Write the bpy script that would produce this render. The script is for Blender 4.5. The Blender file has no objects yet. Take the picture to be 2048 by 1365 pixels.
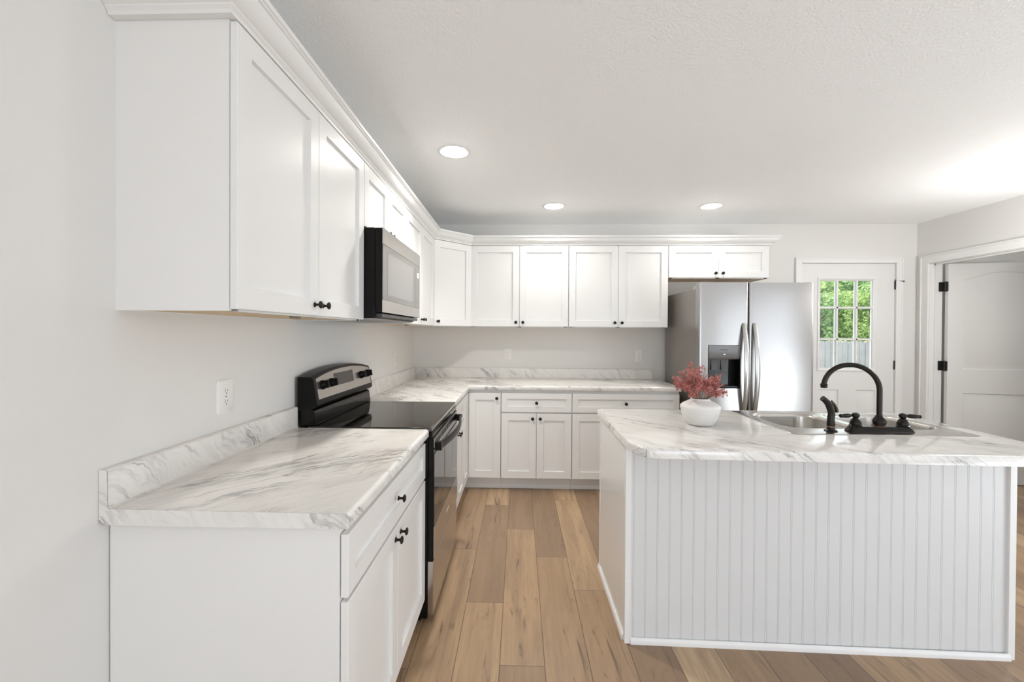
import bpy, bmesh, math, random
from mathutils import Matrix, Vector, Euler
PI = math.pi
R = math.radians
scene = bpy.context.scene
COL = scene.collection

# ------------------------------------------------------------------ camera
W_PX = 2048.0
F_PX, CX, CY = 849.67, 1012.39, 672.37
YAW, PITCH, ROLL, CAM_H = R(1.7241), R(0.4304), R(0.3297), 1.3734
fw = Vector((-math.sin(YAW) * math.cos(PITCH), math.cos(YAW) * math.cos(PITCH), -math.sin(PITCH)))
rt = Vector((math.cos(YAW), math.sin(YAW), 0))
up = rt.cross(fw)
rt, up = rt * math.cos(ROLL) + up * math.sin(ROLL), -rt * math.sin(ROLL) + up * math.cos(ROLL)
cd = bpy.data.cameras.new('camera')
cam = bpy.data.objects.new('camera', cd)
COL.objects.link(cam)
M = Matrix((rt, up, -fw)).transposed().to_4x4()
M.translation = (0, 0, CAM_H)
cam.matrix_world = M
cd.sensor_width = 36.0
cd.lens = F_PX / W_PX * 36.0
cd.shift_x = (W_PX / 2 - CX) / W_PX
cd.shift_y = (CY - 682.5) / W_PX
cd.clip_start = 0.02
scene.camera = cam

# ------------------------------------------------------------------ world, sun, window light, exposure
scene.view_settings.view_transform = 'Standard'
scene.view_settings.look = 'None'
scene.view_settings.gamma = 1.0
scene.view_settings.use_curve_mapping = False
scene.view_settings.exposure = 0.0
wd = bpy.data.worlds.new('sky')
scene.world = wd
wd.use_nodes = True
bg = wd.node_tree.nodes['Background']
bg.inputs[0].default_value = (0.86, 0.92, 1.0, 1)
bg.inputs[1].default_value = 2.8
sd = bpy.data.lights.new('sun', 'SUN')
sd.energy = 6.0
sd.angle = R(1.0)
sd.color = (1.0, 0.95, 0.86)
sun = bpy.data.objects.new('sun', sd)
COL.objects.link(sun)
sun.rotation_euler = Vector((0.60, -0.14, -0.80)).to_track_quat('-Z', 'Y').to_euler()


def area_light(name, loc, direction, sx, sy, watts, color=(0.84, 0.93, 1.0)):
    d = bpy.data.lights.new(name, 'AREA')
    d.shape = 'RECTANGLE'
    d.size, d.size_y = sx, sy
    d.energy = watts
    d.color = color
    o = bpy.data.objects.new(name, d)
    COL.objects.link(o)
    o.location = loc
    o.rotation_euler = Vector(direction).to_track_quat('-Z', 'Z').to_euler()
    return o


# daylight outside the openings of the room: the patio door in the right wall, two windows in the rear wall; then two added fills
area_light('daylight_patio', (4.60, -0.60, 0.40), (-0.5, 0, 1), 3.2, 2.1, 135)
area_light('daylight_rear_left', (0.35, -7.30, 0.60), (0, 0.6, 1), 2.0, 2.0, 60)
area_light('daylight_rear_right', (2.55, -7.30, 0.60), (0, 0.6, 1), 2.0, 2.0, 60)
area_light('fill_left', (-1.75, -2.3, 0.75), (1, 0, 1.0), 2.5, 1.6, 56)  # fill added behind the viewer to brighten the right wall and ceiling
area_light('fill_hall', (6.98, 3.0, 1.5), (-1, 0, 0), 1.0, 1.2, 10, (1.0, 0.95, 0.87))  # fill added out of view to light the next room

# light bounces often between white walls
scene.cycles.max_bounces = 14
scene.cycles.diffuse_bounces = 8
scene.cycles.glossy_bounces = 5
scene.cycles.transparent_max_bounces = 12
scene.cycles.sample_clamp_indirect = 6.0
scene.cycles.use_denoising = True

# ------------------------------------------------------------------ materials
MATS = {}


def nmat(name):
    m = bpy.data.materials.new(name)
    m.use_nodes = True
    nt = m.node_tree
    b = nt.nodes['Principled BSDF']
    MATS[name] = m
    return m, nt, b


def P(name, col, rough=0.5, metal=0.0, bump=None, spec=0.5, vary=0.0, coat=0.0):
    m, nt, b = nmat(name)
    b.inputs['Base Color'].default_value = (*col, 1)
    b.inputs['Roughness'].default_value = rough
    b.inputs['Metallic'].default_value = metal
    b.inputs['Specular IOR Level'].default_value = spec
    b.inputs['Coat Weight'].default_value = coat
    tc = nt.nodes.new('ShaderNodeNewGeometry')
    if vary:
        n = nt.nodes.new('ShaderNodeTexNoise')
        n.inputs['Scale'].default_value = 3.0
        nt.links.new(tc.outputs['Position'], n.inputs['Vector'])
        mx = nt.nodes.new('ShaderNodeMixRGB')
        mx.inputs[1].default_value = (*[c * (1 - vary) for c in col], 1)
        mx.inputs[2].default_value = (*[min(1, c * (1 + vary)) for c in col], 1)
        nt.links.new(n.outputs['Fac'], mx.inputs[0])
        nt.links.new(mx.outputs[0], b.inputs['Base Color'])
    if bump:
        sc, st, dist = bump
        n = nt.nodes.new('ShaderNodeTexNoise')
        n.inputs['Scale'].default_value = sc
        n.inputs['Detail'].default_value = 3.0
        nt.links.new(tc.outputs['Position'], n.inputs['Vector'])
        bp = nt.nodes.new('ShaderNodeBump')
        bp.inputs['Strength'].default_value = st
        bp.inputs['Distance'].default_value = dist
        nt.links.new(n.outputs['Fac'], bp.inputs['Height'])
        nt.links.new(bp.outputs['Normal'], b.inputs['Normal'])
    return m


WALL = P('wall_paint', (0.715, 0.706, 0.688), 0.65, bump=(220, 0.10, 0.002))
CEIL = P('ceiling_paint', (0.93, 0.945, 0.955), 0.8, bump=(95, 0.55, 0.006))
CAB = P('cabinet_white', (0.79, 0.789, 0.78), 0.34)
TRIM = P('trim_white', (0.79, 0.79, 0.785), 0.35)
DOORW = P('door_white', (0.75, 0.75, 0.742), 0.42, bump=(60, 0.05, 0.002))
MAPLE = P('maple_underside', (0.62, 0.47, 0.29), 0.55, vary=0.12)
BRONZE = P('oil_rubbed_bronze', (0.020, 0.017, 0.015), 0.30, 0.6, spec=0.35)
BRONZE2 = P('bronze_highlight', (0.30, 0.17, 0.10), 0.3, 0.9)
BLACKM = P('black_hardware', (0.012, 0.012, 0.012), 0.45)
BLACKG = P('black_enamel', (0.006, 0.0055, 0.005), 0.12, spec=0.20)
BLACKP = P('black_plastic', (0.006, 0.0055, 0.005), 0.30, spec=0.14)
DGRAY = P('dark_gray_plastic', (0.035, 0.034, 0.033), 0.3)
GLASSTOP = P('cooktop_glass', (0.010, 0.009, 0.008), 0.05, spec=0.8)
OVGLASS = P('oven_glass', (0.010, 0.010, 0.010), 0.03, spec=1.0)
PLASTICW = P('outlet_white', (0.78, 0.775, 0.76), 0.35)
SLOT = P('outlet_slot', (0.06, 0.055, 0.05), 0.6)
FRSIDE = P('fridge_side_gray', (0.27, 0.245, 0.225), 0.32, 0.35)
GPANEL = P('dispenser_gray', (0.20, 0.20, 0.205), 0.38, 0.4)
DISP = P('display_gray', (0.075, 0.065, 0.058), 0.35)
MESHG = P('hinge_metal', (0.28, 0.26, 0.20), 0.35, 0.9)
GAP = P('shadow_gap', (0.03, 0.03, 0.03), 0.8)
FENCE = P('weathered_wood', (0.37, 0.345, 0.37), 0.85, vary=0.30, bump=(30, 0.3, 0.01))
BARK = P('bark', (0.10, 0.075, 0.055), 0.9, vary=0.3)
GRASS = P('grass', (0.12, 0.22, 0.05), 0.9, vary=0.4)


def steel(name, col, rough, axis):
    """brushed stainless: fine streaks along one axis vary the roughness"""
    m, nt, b = nmat(name)
    b.inputs['Base Color'].default_value = (*col, 1)
    b.inputs['Metallic'].default_value = 1.0
    g = nt.nodes.new('ShaderNodeNewGeometry')
    mp = nt.nodes.new('ShaderNodeMapping')
    s = [350, 350, 350]
    s['xyz'.index(axis)] = 2.0
    mp.inputs['Scale'].default_value = s
    n = nt.nodes.new('ShaderNodeTexNoise')
    n.inputs['Scale'].default_value = 1.0
    mr = nt.nodes.new('ShaderNodeMapRange')
    mr.inputs['To Min'].default_value = rough * 0.96
    mr.inputs['To Max'].default_value = rough * 1.06
    L = nt.links.new
    L(g.outputs['Position'], mp.inputs['Vector'])
    L(mp.outputs[0], n.inputs['Vector'])
    L(n.outputs['Fac'], mr.inputs[0])
    L(mr.outputs[0], b.inputs['Roughness'])
    return m


STEELF = steel('stainless_fridge', (0.41, 0.40, 0.39), 0.25, 'x')
STEELH = steel('stainless_handle', (0.52, 0.515, 0.50), 0.26, 'z')
STEELR = steel('stainless_range', (0.58, 0.55, 0.52), 0.24, 'y')
STEELS = steel('stainless_sink', (0.56, 0.54, 0.51), 0.22, 'x')


class NT:
    """tiny helper to write node maths"""
    def __init__(s, nt):
        s.nt = nt

    def val(s, x, sock):
        if isinstance(x, (int, float)):
            sock.default_value = x
        else:
            s.nt.links.new(x, sock)

    def m(s, op, a, b=0.0, c=0.0):
        n = s.nt.nodes.new('ShaderNodeMath')
        n.operation = op
        s.val(a, n.inputs[0]); s.val(b, n.inputs[1]); s.val(c, n.inputs[2])
        return n.outputs[0]

    def xyz(s, x, y, z=0.0):
        n = s.nt.nodes.new('ShaderNodeCombineXYZ')
        s.val(x, n.inputs[0]); s.val(y, n.inputs[1]); s.val(z, n.inputs[2])
        return n.outputs[0]

    def noise(s, v, scale=1.0, detail=2.0, rough=0.5, dist=0.0):
        n = s.nt.nodes.new('ShaderNodeTexNoise')
        n.inputs['Scale'].default_value = scale
        n.inputs['Detail'].default_value = detail
        n.inputs['Roughness'].default_value = rough
        n.inputs['Distortion'].default_value = dist
        s.nt.links.new(v, n.inputs['Vector'])
        return n.outputs['Fac']

    def rng(s, x, a, b, c=0.0, d=1.0, smooth=False):
        n = s.nt.nodes.new('ShaderNodeMapRange')
        if smooth:
            n.interpolation_type = 'SMOOTHSTEP'
        s.val(x, n.inputs[0])
        for i, v in enumerate((a, b, c, d)):
            n.inputs[i + 1].default_value = v
        return n.outputs[0]

    def mix(s, f, a, b):
        n = s.nt.nodes.new('ShaderNodeMixRGB')
        s.val(f, n.inputs[0])
        for i, c in ((1, a), (2, b)):
            if isinstance(c, tuple):
                n.inputs[i].default_value = (*c, 1)
            else:
                s.nt.links.new(c, n.inputs[i])
        return n.outputs[0]

    def ramp(s, x, stops, const=False):
        n = s.nt.nodes.new('ShaderNodeValToRGB')
        cr = n.color_ramp
        cr.interpolation = 'CONSTANT' if const else 'LINEAR'
        while len(cr.elements) < len(stops):
            cr.elements.new(0.5)
        for e, (p, c) in zip(cr.elements, stops):
            e.position = p
            e.color = (*c, 1) if isinstance(c, tuple) else (c, c, c, 1)
        s.nt.links.new(x, n.inputs[0])
        return n.outputs[0]


def marble():
    m, nt, b = nmat('marble_laminate')
    k = NT(nt)
    uv = nt.nodes.new('ShaderNodeUVMap').outputs[0]
    sp = nt.nodes.new('ShaderNodeSeparateXYZ')
    nt.links.new(uv, sp.inputs[0])
    s, t = sp.outputs[0], sp.outputs[1]
    c45 = 0.7071
    a = k.m('ADD', k.m('MULTIPLY', s, c45), k.m('MULTIPLY', t, -c45))      # along the veins
    q = k.m('ADD', k.m('MULTIPLY', s, c45), k.m('MULTIPLY', t, c45))       # across
    w1 = k.m('MULTIPLY', k.m('SUBTRACT', k.noise(uv, 3.2, 3.0, 0.55), 0.5), 0.16)
    w2 = k.m('MULTIPLY', k.m('SUBTRACT', k.noise(uv, 14.0, 3.0, 0.6), 0.5), 0.035)
    qd = k.m('ADD', q, k.m('ADD', w1, w2))
    # fine streaks
    n1 = k.noise(k.xyz(k.m('MULTIPLY', a, 3.0), k.m('MULTIPLY', qd, 26.0), 3.1), 1.0, 5.0, 0.66)
    r1 = k.m('SUBTRACT', 1.0, k.m('MULTIPLY', k.m('ABSOLUTE', k.m('SUBTRACT', n1, 0.5)), 2.0))
    fine = k.m('POWER', k.rng(r1, 0.93, 1.0), 1.3)
    # clusters where veins are strong
    cl = k.rng(k.noise(k.xyz(k.m('MULTIPLY', a, 1.7), k.m('MULTIPLY', qd, 5.0), 8.7), 1.0, 2.0, 0.5), 0.50, 0.66, 0.0, 1.0, True)
    n2 = k.noise(k.xyz(k.m('MULTIPLY', a, 5.0), k.m('MULTIPLY', qd, 42.0), 1.7), 1.0, 6.0, 0.72, 0.4)
    r2 = k.m('SUBTRACT', 1.0, k.m('MULTIPLY', k.m('ABSOLUTE', k.m('SUBTRACT', n2, 0.5)), 2.0))
    dark = k.m('POWER', k.rng(r2, 0.82, 1.0), 1.3)
    broken = k.rng(k.noise(k.xyz(k.m('MULTIPLY', a, 9.0), k.m('MULTIPLY', qd, 30.0), 4.4), 1.0, 3.0, 0.6), 0.40, 0.62)
    vein = k.m('MULTIPLY', k.m('MULTIPLY', dark, cl), k.rng(broken, 0, 1, 0.25, 1.0))
    # a few long single veins
    n3 = k.noise(k.xyz(k.m('MULTIPLY', a, 0.9), k.m('MULTIPLY', qd, 6.0), 12.3), 1.0, 5.0, 0.55)
    r3 = k.m('SUBTRACT', 1.0, k.m('MULTIPLY', k.m('ABSOLUTE', k.m('SUBTRACT', n3, 0.5)), 2.0))
    single = k.m('MULTIPLY', k.m('POWER', k.rng(r3, 0.965, 1.0), 1.2), k.rng(k.noise(k.xyz(a, q, 2.0), 3.0, 2.0), 0.42, 0.62))
    soft = k.rng(k.noise(k.xyz(k.m('MULTIPLY', a, 2.4), k.m('MULTIPLY', qd, 13.0), 5.5), 1.0, 4.0, 0.65), 0.48, 0.74)
    col = k.mix(k.m('MULTIPLY', soft, 0.30), (0.79, 0.775, 0.75), (0.50, 0.49, 0.485))
    col = k.mix(k.m('MULTIPLY', fine, k.rng(cl, 0, 1, 0.12, 0.35)), col, (0.30, 0.29, 0.29))
    col = k.mix(k.m('MULTIPLY', single, 0.75), col, (0.22, 0.22, 0.225))
    col = k.mix(k.m('MULTIPLY', vein, 0.9), col, (0.13, 0.13, 0.14))
    nt.links.new(col, b.inputs['Base Color'])
    b.inputs['Roughness'].default_value = 0.115
    return m


MARBLE = marble()

PLANK_W, PLANK_L, PLANK_X0 = 0.1865, 1.219, -0.072


def plank_floor():
    m, nt, b = nmat('oak_planks')
    k = NT(nt)
    g = nt.nodes.new('ShaderNodeNewGeometry')
    sp = nt.nodes.new('ShaderNodeSeparateXYZ')
    nt.links.new(g.outputs['Position'], sp.inputs[0])
    x, y = sp.outputs[0], sp.outputs[1]
    u = k.m('DIVIDE', k.m('SUBTRACT', x, PLANK_X0), PLANK_W)
    row = k.m('FLOOR', u)
    fu = k.m('SUBTRACT', u, row)
    # end joints of each row (metres), rows -8..23
    offs = {-2: 2.675, -1: 2.147, 0: 1.742, 1: 2.600, 2: 2.270}
    rnd = random.Random(4)
    N = 32
    stops = []
    for i in range(N):
        r = i - 8
        o = offs.get(r, rnd.uniform(0, PLANK_L))
        stops.append((i / N, (o % PLANK_L) / PLANK_L))
    pos = k.m('DIVIDE', k.m('ADD', row, 8.5), float(N))
    off = k.m('MULTIPLY', k.ramp(pos, stops, True), PLANK_L)
    v = k.m('DIVIDE', k.m('SUBTRACT', y, off), PLANK_L)
    colm = k.m('FLOOR', v)
    fv = k.m('SUBTRACT', v, colm)
    hsh = k.m('FRACT', k.m('MULTIPLY', k.m('SINE', k.m('ADD', k.m('ADD', k.m('MULTIPLY', row, 1.913), k.m('MULTIPLY', colm, 2.717)), FLOOR_SEED)), 43.71))
    # grain
    gx = k.m('ADD', k.m('MULTIPLY', x, 1.0), k.m('MULTIPLY', hsh, 17.0))
    gv = k.xyz(gx, y, k.m('MULTIPLY', hsh, 9.0))
    mp = nt.nodes.new('ShaderNodeMapping')
    nt.links.new(gv, mp.inputs['Vector'])
    mp.inputs['Scale'].default_value = (11.0, 1.1, 1.0)
    broad = k.noise(mp.outputs[0], 1.0, 4.0, 0.55, 0.9)
    mp2 = nt.nodes.new('ShaderNodeMapping')
    nt.links.new(gv, mp2.inputs['Vector'])
    mp2.inputs['Scale'].default_value = (90.0, 3.5, 1.0)
    fine = k.noise(mp2.outputs[0], 1.0, 4.0, 0.65, 0.3)
    mp3 = nt.nodes.new('ShaderNodeMapping')
    nt.links.new(gv, mp3.inputs['Vector'])
    mp3.inputs['Scale'].default_value = (17.0, 2.4, 1.0)
    knot = k.noise(mp3.outputs[0], 1.0, 3.0, 0.6, 1.6)
    crack = k.m('POWER', k.rng(knot, 0.57, 0.74), 1.6)
    mp4 = nt.nodes.new('ShaderNodeMapping')
    nt.links.new(gv, mp4.inputs['Vector'])
    mp4.inputs['Scale'].default_value = (26.0, 3.2, 1.0)
    kn = k.noise(mp4.outputs[0], 1.0, 2.0, 0.5, 2.6)
    spot = k.m('POWER', k.rng(kn, 0.66, 0.80), 1.2)
    base = k.ramp(hsh, [(0.0, (0.240, 0.158, 0.100)), (0.35, (0.340, 0.226, 0.136)), (0.7, (0.435, 0.294, 0.172)), (1.0, (0.535, 0.384, 0.238))])
    col = k.mix(k.m('MULTIPLY', k.rng(broad, 0.42, 0.70), 0.75), base, k.mix(0.62, base, (0.165, 0.105, 0.068)))
    col = k.mix(k.m('MULTIPLY', k.rng(fine, 0.38, 0.68), 0.34), col, (0.22, 0.14, 0.088))
    col = k.mix(k.m('MULTIPLY', crack, 0.72), col, (0.075, 0.048, 0.033))
    col = k.mix(k.m('MULTIPLY', spot, 0.65), col, (0.07, 0.045, 0.032))
    # seams
    ex = k.m('MULTIPLY', k.m('MINIMUM', fu, k.m('SUBTRACT', 1.0, fu)), PLANK_W)
    ey = k.m('MULTIPLY', k.m('MINIMUM', fv, k.m('SUBTRACT', 1.0, fv)), PLANK_L)
    e = k.m('MINIMUM', ex, ey)
    seam = k.rng(e, 0.0008, 0.0024, 1.0, 0.0)
    col = k.mix(k.m('MULTIPLY', seam, 0.75), col, (0.06, 0.04, 0.027))
    nt.links.new(col, b.inputs['Base Color'])
    nt.links.new(k.rng(broad, 0.3, 0.8, 0.30, 0.40), b.inputs['Roughness'])
    bp = nt.nodes.new('ShaderNodeBump')
    bp.inputs['Strength'].default_value = 0.25
    bp.inputs['Distance'].default_value = 0.002
    nt.links.new(k.m('SUBTRACT', k.m('MULTIPLY', fine, 0.3), seam), bp.inputs['Height'])
    nt.links.new(bp.outputs['Normal'], b.inputs['Normal'])
    return m


FLOOR_SEED = 93.05
OAK = plank_floor()


def leafmat(name, c1, c2, trans=0.35, sc=4.0):
    m, nt, b = nmat(name)
    k = NT(nt)
    g = nt.nodes.new('ShaderNodeNewGeometry')
    n = k.noise(g.outputs['Position'], sc, 4.0, 0.65)
    col = k.mix(k.rng(n, 0.38, 0.62), c1, c2)
    nt.links.new(col, b.inputs['Base Color'])
    b.inputs['Roughness'].default_value = 0.6
    tr = nt.nodes.new('ShaderNodeBsdfTranslucent')
    nt.links.new(col, tr.inputs[0])
    ms = nt.nodes.new('ShaderNodeMixShader')
    ms.inputs[0].default_value = trans
    out = nt.nodes['Material Output']
    nt.links.new(b.outputs[0], ms.inputs[1])
    nt.links.new(tr.outputs[0], ms.inputs[2])
    nt.links.new(ms.outputs[0], out.inputs[0])
    return m


LEAF1 = leafmat('leaf_green', (0.13, 0.26, 0.07), (0.66, 0.78, 0.36), 0.5)
LEAF2 = leafmat('leaf_dark_green', (0.08, 0.19, 0.075), (0.48, 0.66, 0.30), 0.5)
LEAF3 = leafmat('leaf_yellow_green', (0.50, 0.58, 0.20), (0.80, 0.82, 0.40), 0.5)
PETAL = leafmat('dusty_rose', (0.42, 0.125, 0.120), (0.74, 0.36, 0.31), 0.3, 60.0)
STEMM = P('stem_green', (0.16, 0.13, 0.06), 0.7)


def emis(name, col, st):
    m, nt, b = nmat(name)
    b.inputs['Base Color'].default_value = (0.9, 0.9, 0.9, 1)
    b.inputs['Emission Color'].default_value = (*col, 1)
    b.inputs['Emission Strength'].default_value = st
    return m


LENS = emis('lamp_lens', (1.0, 0.96, 0.89), 78.0)
LEDW = emis('dispenser_led', (0.9, 0.95, 1.0), 2.0)


def window_glass():
    m, nt, b = nmat('window_glass')
    tr = nt.nodes.new('ShaderNodeBsdfTransparent')
    tr.inputs[0].default_value = (0.96, 0.98, 0.97, 1)
    gl = nt.nodes.new('ShaderNodeBsdfGlossy')
    gl.inputs['Roughness'].default_value = 0.02
    fr = nt.nodes.new('ShaderNodeFresnel')
    fr.inputs[0].default_value = 1.45
    ms = nt.nodes.new('ShaderNodeMixShader')
    L = nt.links.new
    L(fr.outputs[0], ms.inputs[0]); L(tr.outputs[0], ms.inputs[1]); L(gl.outputs[0], ms.inputs[2])
    L(ms.outputs[0], nt.nodes['Material Output'].inputs[0])
    return m


WGLASS = window_glass()
MWGLASS = P('microwave_glass', (0.30, 0.285, 0.275), 0.10, 0.6)
MWGLASS2 = P('microwave_glass_inner', (0.42, 0.41, 0.405), 0.09, 0.6)


def vase_mat():
    m, nt, b = nmat('vase_ceramic')
    b.inputs['Base Color'].default_value = (0.74, 0.73, 0.71, 1)
    b.inputs['Roughness'].default_value = 0.42
    k = NT(nt)
    tc = nt.nodes.new('ShaderNodeTexCoord')
    sp = nt.nodes.new('ShaderNodeSeparateXYZ')
    nt.links.new(tc.outputs['Object'], sp.inputs[0])
    ang = k.m('ARCTAN2', sp.outputs[1], sp.outputs[0])
    d = k.m('MULTIPLY', k.m('SINE', k.m('MULTIPLY', ang, 44.0)), k.m('SINE', k.m('MULTIPLY', sp.outputs[2], 950.0)))
    band = k.m('MULTIPLY', k.rng(sp.outputs[2], 0.0, 0.004), k.rng(sp.outputs[2], 0.088, 0.094, 1.0, 0.0))
    bp = nt.nodes.new('ShaderNodeBump')
    bp.inputs['Strength'].default_value = 0.45
    bp.inputs['Distance'].default_value = 0.0012
    nt.links.new(k.m('MULTIPLY', d, band), bp.inputs['Height'])
    nt.links.new(bp.outputs['Normal'], b.inputs['Normal'])
    return m


VASE = vase_mat()

# ------------------------------------------------------------------ mesh helpers
MW = {}            # world matrix of every parentable object


def box(bm, x0, x1, y0, y1, z0, z1):
    v = [bm.verts.new(c) for c in ((x0, y0, z0), (x1, y0, z0), (x1, y1, z0), (x0, y1, z0), (x0, y0, z1), (x1, y0, z1), (x1, y1, z1), (x0, y1, z1))]
    for f in ((3, 2, 1, 0), (4, 5, 6, 7), (0, 1, 5, 4), (1, 2, 6, 5), (2, 3, 7, 6), (3, 0, 4, 7)):
        bm.faces.new([v[i] for i in f])


def B(*boxes):
    bm = bmesh.new()
    for b in boxes:
        box(bm, *b)
    return bm


def prism(bm, poly, axis, a0, a1):
    """polygon in the two other axes, extruded from a0 to a1 along axis"""
    def p(u, v, w):
        return {'x': (w, u, v), 'y': (u, w, v), 'z': (u, v, w)}[axis]
    A = [bm.verts.new(p(u, v, a0)) for u, v in poly]
    Bv = [bm.verts.new(p(u, v, a1)) for u, v in poly]
    n = len(poly)
    bm.faces.new(A[::-1]); bm.faces.new(Bv)
    for i in range(n):
        j = (i + 1) % n
        bm.faces.new((A[i], A[j], Bv[j], Bv[i]))
    bmesh.ops.recalc_face_normals(bm, faces=bm.faces[:])


def lathe(bm, prof, n=24, mat=None, cap0=True, cap1=True):
    """profile [(r, h)] turned about z, then transformed by mat"""
    mat = mat or Matrix()
    rings = []
    for r, h in prof:
        rings.append([bm.verts.new(mat @ Vector((r * math.cos(2 * PI * i / n), r * math.sin(2 * PI * i / n), h))) for i in range(n)])
    for a, b in zip(rings, rings[1:]):
        for i in range(n):
            j = (i + 1) % n
            bm.faces.new((a[i], a[j], b[j], b[i]))
    if cap0: bm.faces.new(rings[0][::-1])
    if cap1: bm.faces.new(rings[-1])


def tube(bm, pts, rad, n=12, cap=True):
    pts = [Vector(p) for p in pts]
    rings = []
    prev = None
    for i, p in enumerate(pts):
        t = (pts[min(i + 1, len(pts) - 1)] - pts[max(i - 1, 0)]).normalized()
        if prev is None:
            a = t.orthogonal().normalized()
        else:
            a = (prev - t * prev.dot(t)).normalized()
        prev = a
        c = t.cross(a)
        r = rad[i] if isinstance(rad, (list, tuple)) else rad
        rings.append([bm.verts.new(p + (a * math.cos(2 * PI * q / n) + c * math.sin(2 * PI * q / n)) * r) for q in range(n)])
    for A, Bv in zip(rings, rings[1:]):
        for i in range(n):
            j = (i + 1) % n
            bm.faces.new((A[i], A[j], Bv[j], Bv[i]))
    if cap:
        bm.faces.new(rings[0][::-1]); bm.faces.new(rings[-1])


def rrect(x0, x1, y0, y1, r, n=6):
    out = []
    for cx, cy, a0 in ((x1 - r, y1 - r, 0), (x0 + r, y1 - r, 90), (x0 + r, y0 + r, 180), (x1 - r, y0 + r, 270)):
        for i in range(n + 1):
            a = R(a0 + 90 * i / n)
            out.append((cx + r * math.cos(a), cy + r * math.sin(a)))
    return out


def filled(bm, outer, holes, z, flip=False):
    """flat face with holes at height z; returns the vertex loops"""
    loops, edges = [], []
    for lp in [outer] + holes:
        vs = [bm.verts.new((x, y, z)) for x, y in lp]
        loops.append(vs)
        edges += [bm.edges.new((vs[i], vs[(i + 1) % len(vs)])) for i in range(len(vs))]
    g = bmesh.ops.triangle_fill(bm, use_beauty=True, use_dissolve=False, edges=edges, normal=(0, 0, -1 if flip else 1))
    for f in g['geom']:
        if isinstance(f, bmesh.types.BMFace):
            f.normal_update()
            if (f.normal.z < 0) != flip:
                f.normal_flip()
    return loops


def bridge(bm, A, Bv):
    n = len(A)
    for i in range(n):
        j = (i + 1) % n
        bm.faces.new((A[i], A[j], Bv[j], Bv[i]))


def obj(name, bm, mat, parent=None, world=True, uvoff=0.0, bevel=0.0, seg=2, loc=None, uvrun=None, smooth=40, recalc=False):
    me = bpy.data.meshes.new(name)
    if recalc:
        bmesh.ops.recalc_face_normals(bm, faces=bm.faces[:])
    if uvrun:
        ul = bm.loops.layers.uv.new('UVMap')
        for f in bm.faces:
            f.normal_update()
            for l in f.loops:
                x, y, z = l.vert.co
                s = x if uvrun == 'x' else y
                t = (y if uvrun == 'x' else -x)
                nz = abs(f.normal.z)
                if nz < 0.5:
                    across = abs(f.normal.x) if uvrun == 'x' else abs(f.normal.y)
                    if across > 0.7:
                        s = y if uvrun == 'x' else x
                    t = z + 0.37
                l[ul].uv = (s + uvoff, t)
    bm.to_mesh(me)
    bm.free()
    o = bpy.data.objects.new(name, me)
    COL.objects.link(o)
    if mat:
        me.materials.append(mat)
    if parent is not None:
        o.parent = parent
        MW[o.name] = MW[parent.name]
        if world:
            me.transform(MW[parent.name].inverted())
    else:
        if loc is not None:
            me.transform(Matrix.Translation(-Vector(loc)))
            o.location = loc
        MW[o.name] = Matrix.Translation(o.location)
    if smooth:
        me.shade_smooth()
        me.set_sharp_from_angle(angle=R(smooth))
    if bevel:
        b = o.modifiers.new('bevel', 'BEVEL')
        b.width = bevel
        b.segments = seg
        b.limit_method = 'ANGLE'
        b.angle_limit = R(40)
        b.harden_normals = True
    return o


def thing(name, label, cat, loc=(0, 0, 0), rotz=0.0, group=None):
    o = bpy.data.objects.new(name, None)
    o.empty_display_size = 0.1
    COL.objects.link(o)
    o.location = loc
    o.rotation_euler = (0, 0, rotz)
    o['label'] = label
    o['category'] = cat
    if group: o['group'] = group
    MW[o.name] = Matrix.Translation(loc) @ Matrix.Rotation(rotz, 4, 'Z')
    return o


def tag(o, label, cat, group=None):
    o['label'] = label
    o['category'] = cat
    if group: o['group'] = group
    return o


def struct(name, bm, mat, label=None, **kw):
    o = obj(name, bm, mat, **kw)
    o['kind'] = 'structure'
    if label:
        o['label'] = label
    return o


def sroot(name, label, loc, rotz=0.0):
    o = thing(name, label, 'door' if name.startswith('door') else 'window', loc, rotz)
    del o['category']
    o['kind'] = 'structure'
    return o


# ------------------------------------------------------------------ room constants
XL, XR, YB, ZC = -1.065, 3.893, 4.288, 2.464
XR2 = 4.008                       # far face of the right wall
YR = -6.60                        # rear wall face
HX = 6.9                          # far wall of the next room
# the setting --------------------------------------------------------
struct('floor', B((XL - .15, HX + .15, YR - .15, YB + .14, -.08, 0.0)), OAK, 'oak plank floor', loc=(1.4, 1, 0))
struct('ceiling', B((XL - .15, HX + .15, YR - .15, YB + .14, ZC, ZC + .12)), CEIL, 'white textured ceiling', loc=(1.4, 1, ZC))
LY0, LY1 = -3.6, -1.0  # unseen opening, added to let the left fill in
struct('wall_left', B((XL - .13, XL, YR - .13, LY0, 0, ZC), (XL - .13, XL, LY1, YB + .13, 0, ZC), (XL - .13, XL, LY0, LY1, 0, .3), (XL - .13, XL, LY0, LY1, 2.18, ZC)), WALL, 'pale wall behind the range')
DX0, DX1, DZ1 = 2.772, 3.694, 2.086
struct('wall_back', B((XL, DX0, YB, YB + .13, 0, ZC), (DX1, HX, YB, YB + .13, 0, ZC), (DX0, DX1, YB, YB + .13, DZ1, ZC)), WALL, 'pale back wall')
OY0, OY1, OZ = 3.222, 4.165, 2.062
PY0, PY1, PZ = -2.20, 1.00, 2.05
struct('wall_right', B((XR, XR2, YR, PY0, 0, ZC), (XR, XR2, PY0, PY1, PZ, ZC), (XR, XR2, PY1, OY0, 0, ZC), (XR, XR2, OY0, OY1, OZ, ZC), (XR, XR2, OY1, YB, 0, ZC)), WALL, 'pale right wall with a cased opening')
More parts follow.
